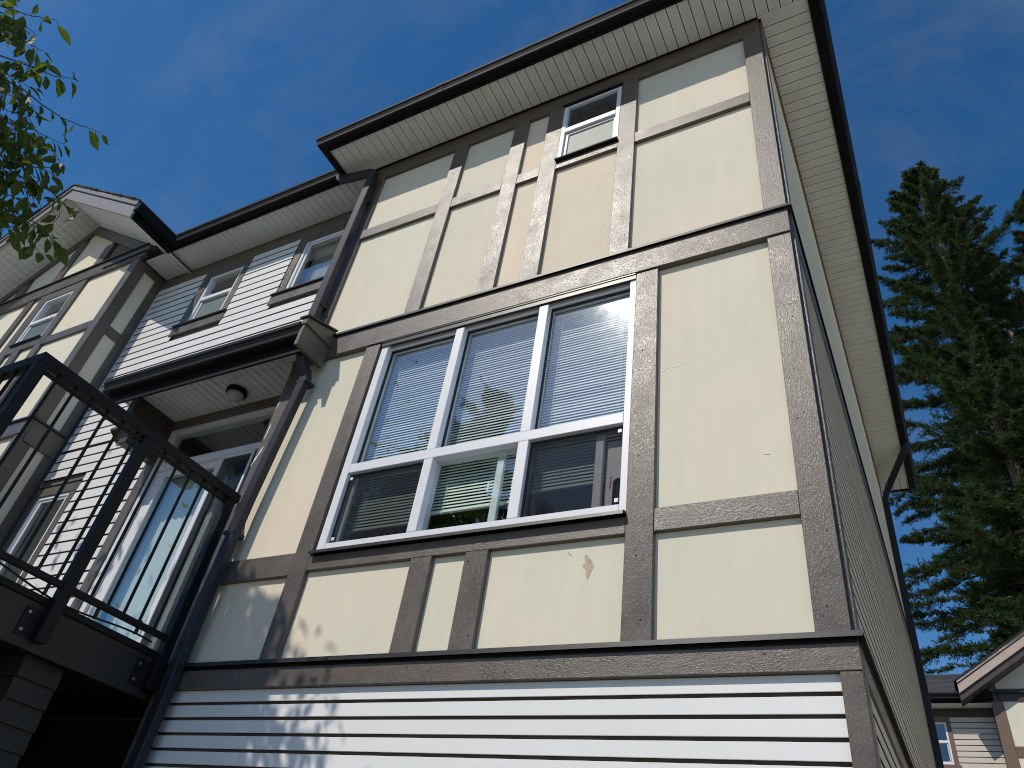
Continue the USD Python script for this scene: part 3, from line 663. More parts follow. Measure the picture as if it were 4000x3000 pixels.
# ---- blinds behind the six-pane window
def blind(xa, xb, zbot, label):
    B = thing('window_blind', label, 'window blind', ((xa+xb)/2, 0.15, zbot), group=None)
    obj('head_rail', box(xa, xb, 0.135, 0.175, 2.575, 2.615, 0.003), M['blind'], B)
    ms, z = [], zbot + 0.02
    th, w = math.radians(62), 0.025
    while z < 2.57:
        prof = []
        for k in range(5):
            u = (k/4 - 0.5)*w; bow = 0.0022*(1 - (2*k/4 - 1)**2)
            yy, zz = u*math.cos(th) - bow*math.sin(th), u*math.sin(th) + bow*math.cos(th)
            prof.append((0.15 + yy, z + zz))
        nseg = 2
        xs = np.linspace(xa + 0.004, xb - 0.004, nseg + 1)
        sag = random.uniform(-0.0028, 0.0028); th = math.radians(62 + random.uniform(-3.5, 3.5))
        V = np.array([[x, p[0], p[1] + sag*(1 if j == nseg else (0 if j == 0 else 0.3))] for j, x in enumerate(xs) for p in prof]); F = []
        for j in range(nseg):
            for k in range(4):
                p = j*5 + k; F += [[p, p+5, p+1], [p+1, p+5, p+6]]
        ms.append((V, np.array(F)))
        z += 0.0243
    obj('slats', join(*ms), M['blind'], B, kind='stuff')
    obj('bottom_rail', box(xa, xb, 0.138, 0.162, zbot - 0.004, zbot + 0.012, 0.003), M['blind'], B)
    for fx in (0.14, 0.86):
        xx = xa + (xb - xa)*fx
        obj('cord', tube([(xx, 0.134, 2.57), (xx, 0.134, zbot - 0.02)], 0.0016, 5), M['vblind'], B)
    obj('tassel', tube([(xa + (xb-xa)*0.86, 0.134, zbot - 0.02), (xa + (xb-xa)*0.86, 0.134, zbot - 0.05)], [0.004, 0.006], 6), M['vblind'], B)
blind(-3.19, -2.495, 0.935, 'white slatted blind behind the left panes of the six-pane window')
blind(-2.470, -1.770, 0.985, 'white slatted blind behind the middle panes, its bottom rail plain above the sliding sash')
blind(-1.745, -1.075, 1.035, 'white slatted blind behind the right panes, below the sun glint')
# white vent board standing in the open right sash
VBd = thing('vent_board', 'white board with a dark rounded slot standing in the open right sash', 'vent board', (-1.145, 0.10, 0.80))
sl = Polygon([(-1.215, 0.785), (-1.085, 0.785), (-1.085, 1.285), (-1.215, 1.285)])
hole = Polygon([(-1.160 + 0.0, 0.86), (-1.100, 0.86), (-1.100, 0.985), (-1.160, 0.985)]).buffer(0.0)
hole = Polygon([(-1.135, 0.85), (-1.122, 0.85), (-1.122, 0.985), (-1.135, 0.985)]).buffer(0.024, 8)
mm = trimesh.creation.extrude_polygon(sl.difference(hole), 0.008, engine='earcut'); v = np.asarray(mm.vertices)
obj('board', fix(np.column_stack([v[:, 0], v[:, 2] + 0.098, v[:, 1]]), np.asarray(mm.faces)), M['white'], VBd)
mm = trimesh.creation.extrude_polygon(hole.buffer(0.005).difference(hole.buffer(-0.001)), 0.012, engine='earcut'); v = np.asarray(mm.vertices)
obj('slot_rim', fix(np.column_stack([v[:, 0], v[:, 2] + 0.0945, v[:, 1]]), np.asarray(mm.faces)), M['hole'], VBd)
obj('slot_liner', box(-1.165, -1.092, 0.108, 0.112, 0.82, 1.02, 0), M['hole'], VBd)
obj('red_tag', xz_sheet([(-1.187, 0.952), (-1.180, 0.955), (-1.176, 1.00), (-1.174, 1.032), (-1.179, 1.032), (-1.184, 0.99)], 0.0955, 0.0972), M['red'], VBd)

# ================================================================== NEIGHBOURING TOWNHOUSE (recessed part and gabled bay)
N = thing('townhouse', 'neighbouring townhouse with white lap siding set back and a gabled cream bay at the left', 'house', (-8.1, 0.4, GROUND))
YW = 0.38
WA = (-7.06, -6.455, 4.42, 5.245); WB = (-5.43, -4.72, 4.40, 5.245); WL = (-7.99, -7.42, 0.62, 2.06)
DR = (-6.20, -4.26, 0.12, 2.60)
obj('wall', wall_with_holes(-8.15, -4.251, GROUND, 5.70, YW + 0.001, YW + 0.13, [WA, WB, WL, DR]), M['sheath'], N, 'set back wall')
for zf in (-0.05, 2.70, 5.60):
    obj('floor_slab', box(-8.13, -4.26, YW + 0.14, 6.0, zf, zf + 0.12, 0), M['room'], N)
obj('room_partition', box(-8.13, -4.26, 3.4, 3.5, 0.08, 2.69, 0), M['room'], N)
obj('room_partition', box(-8.13, -4.26, 2.6, 2.7, 2.83, 5.59, 0), M['room'], N)
obj('room_partition', box(-6.42, -6.36, YW + 0.14, 3.39, 0.08, 2.69, 0), M['room'], N)
obj('room_partition', box(-6.0, -5.9, YW + 0.14, 2.59, 2.83, 5.59, 0), M['room'], N)
siding_front(N, -8.12, -4.255, 2.72, 5.385, YW, 0.123, M['siding'], t=0.030, holes=[(-7.20, -6.345, 4.20, 5.385), (-5.56, -4.5, 4.18, 5.385)])
siding_front(N, -8.12, -6.33, 0.0, 2.66, YW, 0.123, M['siding'], t=0.030, holes=[(-8.13, -7.31, 0.48, 2.18)])
obj('trim_board', box(-8.13, -4.255, YW - 0.028, YW, 5.386, ZS - 0.002, 0.003), M['trim_h'], N)
obj('corner_strip', box(-8.1495, -8.122, YW - 0.020, YW - 0.001, 2.72, 5.38, 0.003), M['siding'], N)
obj('corner_strip', box(-8.1495, -8.122, YW - 0.020, YW - 0.001, 0.0, 2.66, 0.003), M['siding'], N)
def sash_window(P, w, zmid, y, frost=True, screen=True, grid=False):
    a, b, c, d = w
    W = part('window', P)
    objs('frame', [box(a, a + 0.04, y - 0.020, y + 0.06, c, d, 0.003), box(b - 0.04, b, y - 0.020, y + 0.06, c, d, 0.003)], M['white'], W)
    objs('frame', [box(a + 0.04, b - 0.04, y - 0.019, y + 0.06, d - 0.035, d, 0.003), box(a + 0.04, b - 0.04, y - 0.019, y + 0.06, c, c + 0.04, 0.003)], M['white'], W)
    if zmid:
        obj('mullion', box(a + 0.04, b - 0.04, y - 0.021, y + 0.06, zmid - 0.03, zmid + 0.03, 0.003), M['white'], W)
        obj('pane', box(a + 0.038, b - 0.038, y + 0.014, y + 0.020, zmid + 0.028, d - 0.033, 0), M['glass_dark'], W)
        objs('sash', [box(a + 0.05, a + 0.075, y + 0.0, y + 0.03, c + 0.04, zmid - 0.045, 0.002), box(b - 0.07, b - 0.05, y, y + 0.03, c + 0.04, zmid - 0.045, 0.002), box(a + 0.075, b - 0.07, y, y + 0.03, c + 0.042, c + 0.064, 0.002)], M['white'], W)
        obj('pane', box(a + 0.072, b - 0.068, y + 0.014, y + 0.020, c + 0.06, zmid - 0.03, 0), M['glass_frost'] if frost else M['glass_dark'], W)
    else:
        obj('pane', box(a + 0.038, b - 0.038, y + 0.014, y + 0.020, c + 0.038, d - 0.033, 0), M['glass_dark'], W)
        objs('sash', [box(a + 0.05, a + 0.08, y - 0.004, y + 0.012, c + 0.04, d - 0.035, 0.002), box(a + 0.08, b - 0.05, y - 0.004, y + 0.012, d - 0.06, d - 0.036, 0.002)], M['white'], W)
    return W
def window_trim(P, a, b, c, d, wl, wr, y, sill=True, top=0.0):
    obj('trim_board', box(a - wl, a - 0.001, y - 0.030, y, c - 0.05, d + top, 0.003), M['trim_v'], P)
    obj('trim_board', box(b + 0.001, b + wr, y - 0.030, y, c - 0.05, d + top, 0.003), M['trim_v'], P)
    if sill:
        obj('window_sill', prism_x([(y, c - 0.002), (y - 0.055, c - 0.016), (y - 0.062, c - 0.045), (y - 0.050, c - 0.050), (y, c - 0.050)], a - wl - 0.05, b + wr + 0.02), M['flash'], P)
        obj('trim_board', box(a - wl - 0.06, b + wr + 0.02, y - 0.038, y, c - 0.190, c - 0.051, 0.003), M['trim_h'], P)
sash_window(N, WA, 4.825, YW); window_trim(N, *WA, 0.13, 0.10, YW, top=0.135)
obj('trim_board', box(WA[0] - 0.0, WA[1] + 0.0, YW - 0.028, YW, WA[3] + 0.002, 5.384, 0.003), M['trim_h'], N)
sash_window(N, WB, None, YW); window_trim(N, *WB, 0.11, 0.13, YW, top=0.135)
obj('trim_board', box(WB[0], WB[1], YW - 0.028, YW, WB[3] + 0.002, 5.384, 0.003), M['trim_h'], N)
sash_window(N, WL, None, YW); window_trim(N, *WL, 0.09, 0.10, YW, top=0.0)
obj('trim_board', box(-8.09, -7.31, YW - 0.034, YW, WL[3] + 0.001, WL[3] + 0.115, 0.003), M['trim_h'], N)
obj('head_flashing', box(-8.10, -7.30, YW - 0.044, YW, WL[3] + 0.1155, WL[3] + 0.127, 0.002), M['flash'], N)
B = thing('window_blind', 'white slatted blind in the single pane window by the upper downspout', 'window blind', (-5.08, 0.55, 4.4))
ms = []
z = 4.62
while z < 5.22:
    ms.append(box(-5.40, -4.74, 0.515, 0.535, z, z + 0.0035, 0)); z += 0.026
obj('slats', join(*ms), M['blind'], B, kind='stuff')
obj('bottom_rail', box(-5.40, -4.74, 0.512, 0.538, 4.595, 4.612, 0.002), M['blind'], B)
obj('head_rail', box(-5.40, -4.74, 0.505, 0.545, 5.222, 5.25, 0.002), M['blind'], B)

# recess eave
soffit_strips_y(N, -8.14, -4.602, -0.018, YW - 0.03, ZS)
obj('soffit_backing', box(-8.15, -4.602, -0.02, YW, ZS + 0.013, ZS + 0.03, 0), M['hole'], N)
obj('fascia', sweep([(-7.62, -0.03), (-4.62, -0.03)], [(-0.014, ZS - 0.022), (0.006, ZS - 0.022), (0.006, ZS + 0.155), (-0.014, ZS + 0.155)]), M['metal'], N)
obj('gutter', sweep([(-7.60, -0.037), (-4.605, -0.037)], GUT(ZS + 0.004)), M['metal'], N)
obj('roof', fix(*(lambda v, f: (v, f))(np.array([[-9, -0.12, ZS+0.12], [-4.3, -0.12, ZS+0.12], [-4.3, 4.2, ZS+2.0], [-9, 4.2, ZS+2.0], [-9, -0.12, ZS+0.10], [-4.3, -0.12, ZS+0.10], [-4.3, 4.2, ZS+1.98], [-9, 4.2, ZS+1.98]]),
    np.array([[0, 1, 2], [0, 2, 3], [4, 6, 5], [4, 7, 6], [0, 4, 5], [0, 5, 1], [1, 5, 6], [1, 6, 2], [2, 6, 7], [2, 7, 3], [3, 7, 4], [3, 4, 0]]))), M['roof'], N)

# low roof over the balcony door
LZ = 2.70
soffit_strips_y(N, -6.43, -3.905, -0.222, -0.001, LZ, pitch=0.0889)
soffit_strips_y(N, -6.43, -4.256, 0.001, YW - 0.03, LZ, pitch=0.0889)
obj('soffit_edge', box(-6.462, -6.434, -0.24, YW, LZ - 0.010, LZ + 0.02, 0.002), M['soffit_x'], N)
obj('fascia', box(-6.46, -3.90, -0.246, -0.224, 2.52, 2.735, 0.002), M['metal'], N)
obj('gutter', sweep([(-6.47, -0.247), (-3.902, -0.247)], GUT(2.640)), M['metal'], N)
obj('roof', fix(*(lambda v, f: (v, f))(np.array([[-6.5, -0.33, 2.765], [-3.91, -0.33, 2.765], [-3.91, YW - 0.016, 3.02], [-6.5, YW - 0.016, 3.02], [-6.5, -0.33, 2.745], [-3.91, -0.33, 2.745], [-3.91, YW - 0.016, 2.985], [-6.5, YW - 0.016, 2.985]]),
    np.array([[0, 1, 2], [0, 2, 3], [4, 6, 5], [4, 7, 6], [0, 4, 5], [0, 5, 1], [1, 5, 6], [1, 6, 2], [2, 6, 7], [2, 7, 3], [3, 7, 4], [3, 4, 0]]))), M['roof'], N)
# boxed right end of the low roof
obj('rake_board', prism_y([(-3.900, 2.52), (-3.862, 2.52), (-3.862, 2.745), (-3.900, 2.745)], -0.335, -0.013), M['trim_d'], N)
obj('rake_trim', fix(*(lambda v: (np.column_stack([v[0][:, 2] - 3.902, v[0][:, 0], v[0][:, 1]]), v[1]))(prism([(-0.345, 2.745), (-0.013, 2.745), (-0.013, 2.925), (-0.345, 2.81)], 0.058))), M['trim_d'], N)
obj('cap_flashing', fix(*(lambda v: (np.column_stack([v[0][:, 2] - 3.93, v[0][:, 0], v[0][:, 1]]), v[1]))(prism([(-0.36, 2.808), (-0.013, 2.928), (-0.013, 2.945), (-0.36, 2.825)], 0.105))), M['flash'], N)
# beam beside the door
obj('porch_beam', box(-6.32, -6.19, -0.10, YW, 2.36, LZ - 0.002, 0.006), M['beam'], N)
obj('beam_block', box(-6.315, -6.195, -0.02, YW, 2.20, 2.358, 0.006), M['beam'], N)

# sliding door
W = part('sliding_door', N)
a, b, c, d = DR
obj('frame', box(a, a + 0.07, YW - 0.012, YW + 0.10, c, d, 0.003), M['white'], W)
obj('frame', box(a + 0.07, b, YW - 0.010, YW + 0.10, d - 0.055, d, 0.003), M['white'], W)
obj('transom_bar', box(a + 0.07, b, YW - 0.025, YW + 0.10, 2.10, 2.17, 0.003), M['white'], W)
obj('transom_pane', box(a + 0.07, b, YW + 0.03, YW + 0.036, 2.17, d - 0.055, 0), M['glass_dark'], W)
objs('sash', [box(-6.12, -5.99, YW + 0.02, YW + 0.07, c, 2.10, 0.003), box(-5.99, -5.28, YW + 0.02, YW + 0.07, 2.03, 2.10, 0.003), box(-5.99, -5.28, YW + 0.02, YW + 0.07, c, c + 0.10, 0.003), box(-5.28, -5.20, YW + 0.015, YW + 0.075, c, 2.10, 0.003)], M['white'], W)
obj('pane', box(-5.99, -5.28, YW + 0.04, YW + 0.046, c + 0.10, 2.03, 0), M['glass_dark'], W)
obj('insect_screen', box(-5.19, b - 0.01, YW - 0.012, YW - 0.010, c, 2.09, 0), M['screen'], W)
objs('screen_frame', [box(-5.20, -5.165, YW - 0.022, YW + 0.0, c, 2.095, 0.002), box(-4.80, -4.775, YW - 0.022, YW, c, 2.095, 0.002), box(-5.165, -4.80, YW - 0.022, YW, 2.065, 2.095, 0.002)], M['white'], W)
obj('pane', box(-5.19, b - 0.01, YW + 0.06, YW + 0.066, c, 2.10, 0), M['glass_dark'], W)
obj('trim_board', box(-6.325, -6.205, YW - 0.030, YW, 0.08, LZ - 0.26, 0.003), M['trim_v'], N)
obj('trim_board', box(-6.186, -4.256, YW - 0.036, YW, DR[3] + 0.002, LZ - 0.001, 0.002), M['trim_h'], N)
VBl = thing('vertical_blind', 'white vertical blind hanging inside the left half of the sliding door', 'vertical blind', (-5.6, YW + 0.16, 0.12))
obj('head_rail', box(-6.05, -5.22, YW + 0.14, YW + 0.19, 2.06, 2.10, 0.003), M['vblind'], VBl)
for k in range(10):
    cx = -6.0 + 0.085*k
    ang = math.radians(14)
    poly = [(cx - 0.043*math.cos(ang), YW + 0.165 - 0.043*math.sin(ang)), (cx + 0.043*math.cos(ang), YW + 0.165 + 0.043*math.sin(ang)), (cx + 0.043*math.cos(ang) - 0.0005, YW + 0.168 + 0.043*math.sin(ang)), (cx - 0.043*math.cos(ang) - 0.0005, YW + 0.168 - 0.043*math.sin(ang))]
    obj('vane', prism_z(poly, 0.16, 2.055), M['vblind'], VBl)

# gabled bay -------------------------------------------------------
BX, BY = -8.15, -0.09
bx0 = -12.3
gx, gz = -10.21, 7.18
slope = 0.635
def roofz(x): return gz - slope*abs(x - gx)
bh = (-10.14, -9.458, 4.545, 5.445)
obj('wall', wall_with_holes(bx0, BX - 0.03, GROUND, 5.62, BY + 0.047, BY + 0.13, [bh]), M['sheath'], N, 'front of the bay')
obj('wall', box(BX - 0.13, BX - 0.0305, BY + 0.12, 4.0, GROUND, 5.62, 0), M['sheath'], N, 'side of the bay')
obj('wall', prism_y([(bx0, 5.62), (BX - 0.03, 5.62), (BX - 0.03, roofz(BX) - 0.02), (gx, gz - 0.02), (bx0, roofz(bx0) - 0.02)], BY + 0.047, BY + 0.13), M['sheath'], N, 'gable wall')
obj('floor_slab', box(bx0, BX - 0.14, BY + 0.13, 3.5, 2.68, 2.80, 0), M['room'], N)
obj('room_partition', box(bx0, BX - 0.14, 2.4, 2.5, 2.81, 5.6, 0), M['room'], N)
def bb(x0, x1, z0, z1, m=None, dy=0.0): board(N, x0, x1, z0, z1, m, BY + dy, BY + 0.0455)
# belt under the gable, right end running past the corner
bb(bx0, BX + 0.08, 5.615, 5.840, M['trim_h'], -0.014)
obj('flashing', prism_x([(BY + 0.028, 5.878), (BY - 0.036, 5.866), (BY - 0.038, 5.841), (BY - 0.030, 5.841), (BY + 0.028, 5.845)], bx0, BX + 0.05), M['flash'], N)
# gable boards
def slant(x0, x1, w, z_off, name='trim_board', m='trim_h', y0=BY, y1=BY + 0.0455):
    poly = [(x0, roofz(x0) - z_off), (x1, roofz(x1) - z_off), (x1, roofz(x1) - z_off - w), (x0, roofz(x0) - z_off - w)]
    obj(name, prism_y(poly, y0, y1), M[m], N)
slant(gx, BX + 0.05, 0.17, 0.012); slant(bx0, gx, 0.17, 0.012)
for xa, xb in [(-9.449, -9.245), (-10.43, -10.255), (-11.43, -11.21), (-12.2, -12.0)]:
    zt = min(roofz(xa), roofz(xb)) - 0.185
    if zt > 5.9: bb(xa, xb, 5.879, zt, M['trim_v'], 0.002)
xs = [bx0, -12.2, -12.0, -11.43, -11.21, -10.43, -10.255, -9.449, -9.245, BX]
for i in range(0, len(xs) - 1, 2):
    xa, xb = xs[i] - 0.015, xs[i+1] + 0.015
    top = [(xa, roofz(xa) - 0.10), (xb, roofz(xb) - 0.10)]
    if xa < gx < xb: top = [(xa, roofz(xa) - 0.10), (gx, gz - 0.10), (xb, roofz(xb) - 0.10)]
    poly = [(xb, 5.86), (xa, 5.86)] + top
    if min(t[1] for t in top) > 5.87:
        obj('wall_panel', prism_y(poly, BY + 0.034, BY + 0.0465), M['cream'], N)
# lower part of the bay front
bb(BX - 0.165, BX, 2.901, 5.614, M['trim_v'])
bb(-9.455, -9.300, 2.901, 5.614, M['trim_v'])
bb(-10.345, -10.145, 2.901, 5.614, M['trim_v'])
bb(-10.71, -10.56, 2.901, 5.614, M['trim_v'])
bb(-12.0, -11.85, 2.901, 5.614, M['trim_v'])
bb(-10.144, -9.456, 5.447, 5.614, M['trim_h'], 0.001)
bb(-10.144, -9.456, 4.385, 4.520, M['trim_h'], 0.001)
bb(-9.299, BX - 0.166, 4.345, 4.478, M['trim_h'], 0.002)
bb(-10.559, -10.346, 4.345, 4.478, M['trim_h'], 0.002)
bb(-11.849, -10.711, 4.345, 4.478, M['trim_h'], 0.002)
bb(-9.96, -9.80, 2.901, 4.384, M['trim_v'], 0.001)
for xa, xb in [(-9.31, BX - 0.15), (-10.57, -10.33), (-11.86, -10.70), (bx0, -11.99)]:
    panel(N, xa, xb, 4.41, 5.63, BY + 0.034, BY + 0.0465); panel(N, xa, xb, 2.88, 4.408, BY + 0.034, BY + 0.0465)
panel(N, -9.81, -9.44, 2.88, 4.40, BY + 0.034, BY + 0.0465); panel(N, -10.16, -9.95, 2.88, 4.40, BY + 0.034, BY + 0.0465)
bb(bx0, BX + 0.004, 2.675, 2.862, M['trim_h'], -0.012)
obj('flashing', prism_x([(BY + 0.028, 2.9005), (BY - 0.034, 2.888), (BY - 0.036, 2.863), (BY - 0.030, 2.863), (BY + 0.028, 2.866)], bx0, BX + 0.034), M['flash'], N)
bb(BX - 0.165, BX, 0.001, 2.674, M['trim_v'])
bb(-9.455, -9.300, 0.001, 2.674, M['trim_v'])
bb(-10.40, -10.25, 0.001, 2.674, M['trim_v'])
for xa, xb in [(-9.31, BX - 0.15), (-10.27, -9.44), (bx0, -10.39)]:
    panel(N, xa, xb, -0.02, 2.69, BY + 0.034, BY + 0.0465)
bw = sash_window(N, bh, 4.975, BY + 0.03)
obj('window_sill', prism_x([(BY + 0.03, bh[2] - 0.001), (BY - 0.03, bh[2] - 0.006), (BY - 0.034, bh[2] - 0.024), (BY + 0.03, bh[2] - 0.024)], bh[0] - 0.004, bh[1] + 0.004), M['flash'], N)
# side of the bay (faces +x)
def side_board(y0, y1, z0, z1, m='trim_v', p=0.0):
    obj('trim_board', box(BX - 0.029, BX + p + random.uniform(-0.001, 0.001), y0, y1, z0, z1, 0.003), M[m], N)
for z0, z1 in [(2.901, 5.578), (0.001, 2.58)]:
    side_board(BY + 0.030, 0.060, z0, z1); side_board(0.246, YW - 0.001, z0, z1)
side_board(0.061, 0.245, 5.465, 5.578, 'trim_d'); side_board(0.061, 0.245, 4.315, 4.452, 'trim_d')
side_board(BY + 0.030, YW - 0.001, 2.585, 2.862, 'trim_d', 0.012)
obj('flashing', prism_y([(BX, 2.9003), (BX + 0.034, 2.888), (BX + 0.036, 2.863), (BX + 0.030, 2.863), (BX, 2.866)], BY + 0.03, YW - 0.002), M['flash'], N)
for z0, z1 in [(4.45, 5.47), (2.88, 4.32), (0.0, 2.60)]:
    obj('wall_panel', box(BX - 0.0305, BX - 0.021, 0.05, 0.255, z0, z1, 0.001), M['cream'], N)
# bay roof: sloping soffit strips, rakes, shingles, side gutter
RY = -0.70
ex = -7.60
def slope_strip(x0, x1, y0, y1, z_off, th, m, name='soffit_panel'):
    poly = [(x0, roofz(x0) + z_off), (x1, roofz(x1) + z_off), (x1, roofz(x1) + z_off + th), (x0, roofz(x0) + z_off + th)]
    obj(name, prism_y(poly, y0, y1), M[m], N)
px = 0.092
x = gx
while x < ex - 0.01:
    slope_strip(x + 0.004, min(x + px - 0.004, ex), RY + 0.02, (BY - 0.001) if x < BX else YW - 0.02, 0.0, 0.012, 'soffit_x'); x += px
x = gx
while x > bx0 - 0.4:
    slope_strip(x - px + 0.004, x - 0.004, RY + 0.02, BY - 0.001, 0.0, 0.012, 'soffit_x'); x -= px
slope_strip(gx, ex, RY + 0.02, 4.0, 0.014, 0.02, 'hole', 'roof_deck'); slope_strip(bx0 - 0.4, gx, RY + 0.02, 4.0, 0.014, 0.02, 'hole', 'roof_deck')
for (xa, xb) in [(gx, ex + 0.045), (bx0 - 0.4, gx)]:
    slope_strip(xa, xb, RY - 0.005, RY + 0.019, -0.035, 0.21, 'fascia_board', 'rake_board')
    slope_strip(xa, xb, RY - 0.030, RY - 0.006, 0.185, 0.075, 'fascia_board', 'rake_trim')
# shingle edges: overlapping tabs stepping down the slope
def shingles(parent, xa, xb, y0, y1, zf, n, mat, th=0.012):
    for i in range(n):
        u0, u1 = i/n, (i + 1.25)/n
        x0, x1 = xa + (xb - xa)*u0, xa + (xb - xa)*min(u1, 1.0)
        j = random.uniform(-0.012, 0.012)
        poly = [(x0, zf(x0) + 0.004), (x1, zf(x1) + 0.018), (x1, zf(x1) + 0.018 + th), (x0, zf(x0) + 0.004 + th)]
        obj('shingle_course', prism_y(poly, y0 + j, y1), mat, parent)
shingles(N, gx, ex + 0.07, RY - 0.055, 4.0, lambda x: roofz(x) + 0.262, 22, M['roof'])
shingles(N, gx, bx0 - 0.4, RY - 0.055, 4.0, lambda x: roofz(x) + 0.262, 18, M['roof'])
ez = roofz(ex)
obj('fascia', box(ex, ex + 0.022, RY - 0.004, -0.04, ez - 0.03, ez + 0.18, 0.002), M['metal'], N)
obj('gutter', sweep([(ex + 0.0225, RY - 0.012), (ex + 0.0225, -0.045)], GUT(ez + 0.06)), M['metal'], N)

# ---- loose fittings on the neighbour
V = thing('wall_vent', 'brown louvred vent hood on the white siding beside the porch beam', 'vent', (-6.97, YW, 2.6))
vy = YW - 0.016
obj('hood', prism_x([(vy, 2.80), (vy - 0.13, 2.735), (vy - 0.14, 2.70), (vy - 0.125, 2.70), (vy - 0.115, 2.725), (vy, 2.782)], -7.08, -6.86), M['vent'], V)
for xx in (-7.08, -6.868):
    obj('cheek', prism_x([(vy, 2.80), (vy - 0.13, 2.735), (vy - 0.14, 2.70), (vy, 2.60)], xx, xx + 0.008), M['vent'], V)
for k in range(5):
    zz = 2.61 + k*0.022; y_ = vy - 0.012 - 0.022*k
    obj('louvre', prism_x([(y_, zz), (y_ - 0.022, zz + 0.010), (y_ - 0.022, zz + 0.013), (y_, zz + 0.003)], -7.07, -6.87), M['vent'], V)
Lm = thing('ceiling_lamp', 'round dark rimmed porch lamp with a frosted dome under the low soffit', 'lamp', (-5.10, 0.15, LZ - 0.12))
lathe = lambda prof, c: (lambda mm: fix(np.asarray(mm.vertices) + np.array(c), np.asarray(mm.faces)))(trimesh.creation.revolve(np.array(prof), sections=28))
obj('rim', lathe([(0.0, 0.0), (0.095, 0.0), (0.100, -0.012), (0.100, -0.040), (0.090, -0.052), (0.075, -0.052), (0.0, -0.040)][::-1], (-5.10, 0.15, LZ - 0.002)), M['metal'], Lm, smooth=40)
obj('dome', lathe([(0.0, -0.115), (0.035, -0.110), (0.062, -0.095), (0.078, -0.072), (0.082, -0.048), (0.0, -0.048)], (-5.10, 0.15, LZ - 0.002)), M['lampglass'], Lm, smooth=40)

# ================================================================== BALCONY
Bc = thing('balcony', 'black metal balcony railing on a dark deck edge, below the low roof', 'balcony', (-6.2, -0.9, 0.0))
RX = -4.20; YE = -1.745; XL = -8.05
obj('deck', box(XL, -4.285, -1.70, YW - 0.02, -0.06, 0.03, 0.003), M['asphalt'], Bc)
obj('deck_fascia', box(-4.284, -4.245, -1.72, -0.05, -0.245, 0.005, 0.003), M['deck'], Bc)
obj('deck_fascia', box(XL, -4.2845, -1.72, -1.70, -0.245, 0.005, 0.003), M['deck'], Bc)
objs('deck_edge_flashing', [box(-4.290, -4.232, -1.73, -0.04, 0.006, 0.046, 0.002), box(XL, -4.2905, -1.73, -1.69, 0.006, 0.046, 0.002)], M['rail'], Bc)
soffit_strips_x(Bc, -1.68, 0.325, XL, -4.29, -0.235, M['deck'])
obj('top_rail', box(RX - 0.032, RX + 0.032, YE - 0.03, -0.03, 1.215, 1.285, 0.004), M['rail'], Bc)
obj('top_rail', box(XL, RX - 0.033, YE - 0.03, YE + 0.034, 1.215, 1.285, 0.004), M['rail'], Bc)
obj('baluster_channel', box(RX - 0.014, RX + 0.014, YE + 0.04, -0.07, 1.170, 1.192, 0.002), M['rail'], Bc)
obj('bottom_rail', box(RX - 0.018, RX + 0.018, YE + 0.04, -0.06, 0.112, 0.150, 0.003), M['rail'], Bc)
obj('bottom_rail', box(XL, RX - 0.04, YE - 0.018, YE + 0.018, 0.112, 0.150, 0.003), M['rail'], Bc)
for (yy, zb) in [(YE + 0.003, -0.20), (-0.907, -0.20), (-0.095, -0.20)]:
    zt = 1.214
    P_ = obj('post', box(RX - 0.036, RX + 0.030, yy - 0.036, yy + 0.036, zb, zt, 0.004), M['rail'], Bc)
    obj('mounting_plate', box(-4.2445, -4.2365, yy - 0.135, yy - 0.0, zb + 0.01, zb + 0.17, 0.002), M['rail'], Bc)
    for zz in (zb + 0.04, zb + 0.14):
        obj('bolt', cylinder((-4.234, yy - 0.11, zz), 0.010, 0.008, 0, 8), M['steel'], Bc)
y = YE + 0.128
while y < -0.14:
    if abs(y + 0.907) > 0.06:
        obj('baluster', box(RX - 0.008, RX + 0.008, y - 0.008, y + 0.008, 0.149, 1.214, 0.001), M['rail'], Bc)
    y += 0.1252
x = RX - 0.14
while x > XL:
    obj('baluster', box(x - 0.008, x + 0.008, YE - 0.008, YE + 0.008, 0.149, 1.214, 0.001), M['rail'], Bc); x -= 0.1252
for xx in (-6.0, -7.9):
    obj('post', box(xx - 0.036, xx + 0.036, YE - 0.036, YE + 0.036, -0.20, 1.214, 0.004), M['rail'], Bc)
obj('rail_bolt', cylinder((RX + 0.012, YE - 0.012, 1.287), 0.007, 0.004, 2, 8), M['steel'], Bc)
# string of cable along the bottom rail
pts = [(RX - 0.03 + 0.012*math.sin(9*t), -1.65 + 1.45*t, 0.085 + 0.025*math.sin(7*t + 1) - 0.03*t*t) for t in np.linspace(0, 1, 30)]
Cb = thing('cable', 'thin black cable looped along the foot of the balcony railing', 'cable', (RX, -0.9, 0.08))
obj('wire', tube(pts, 0.006, 6), M['rail'], Cb)
for k in (6, 13, 20, 26):
    p = pts[k]; obj('cable_tie', box(p[0] - 0.004, p[0] + 0.03, p[1] - 0.004, p[1] + 0.004, p[2] - 0.01, 0.16, 0.001), M['rail'], Cb)
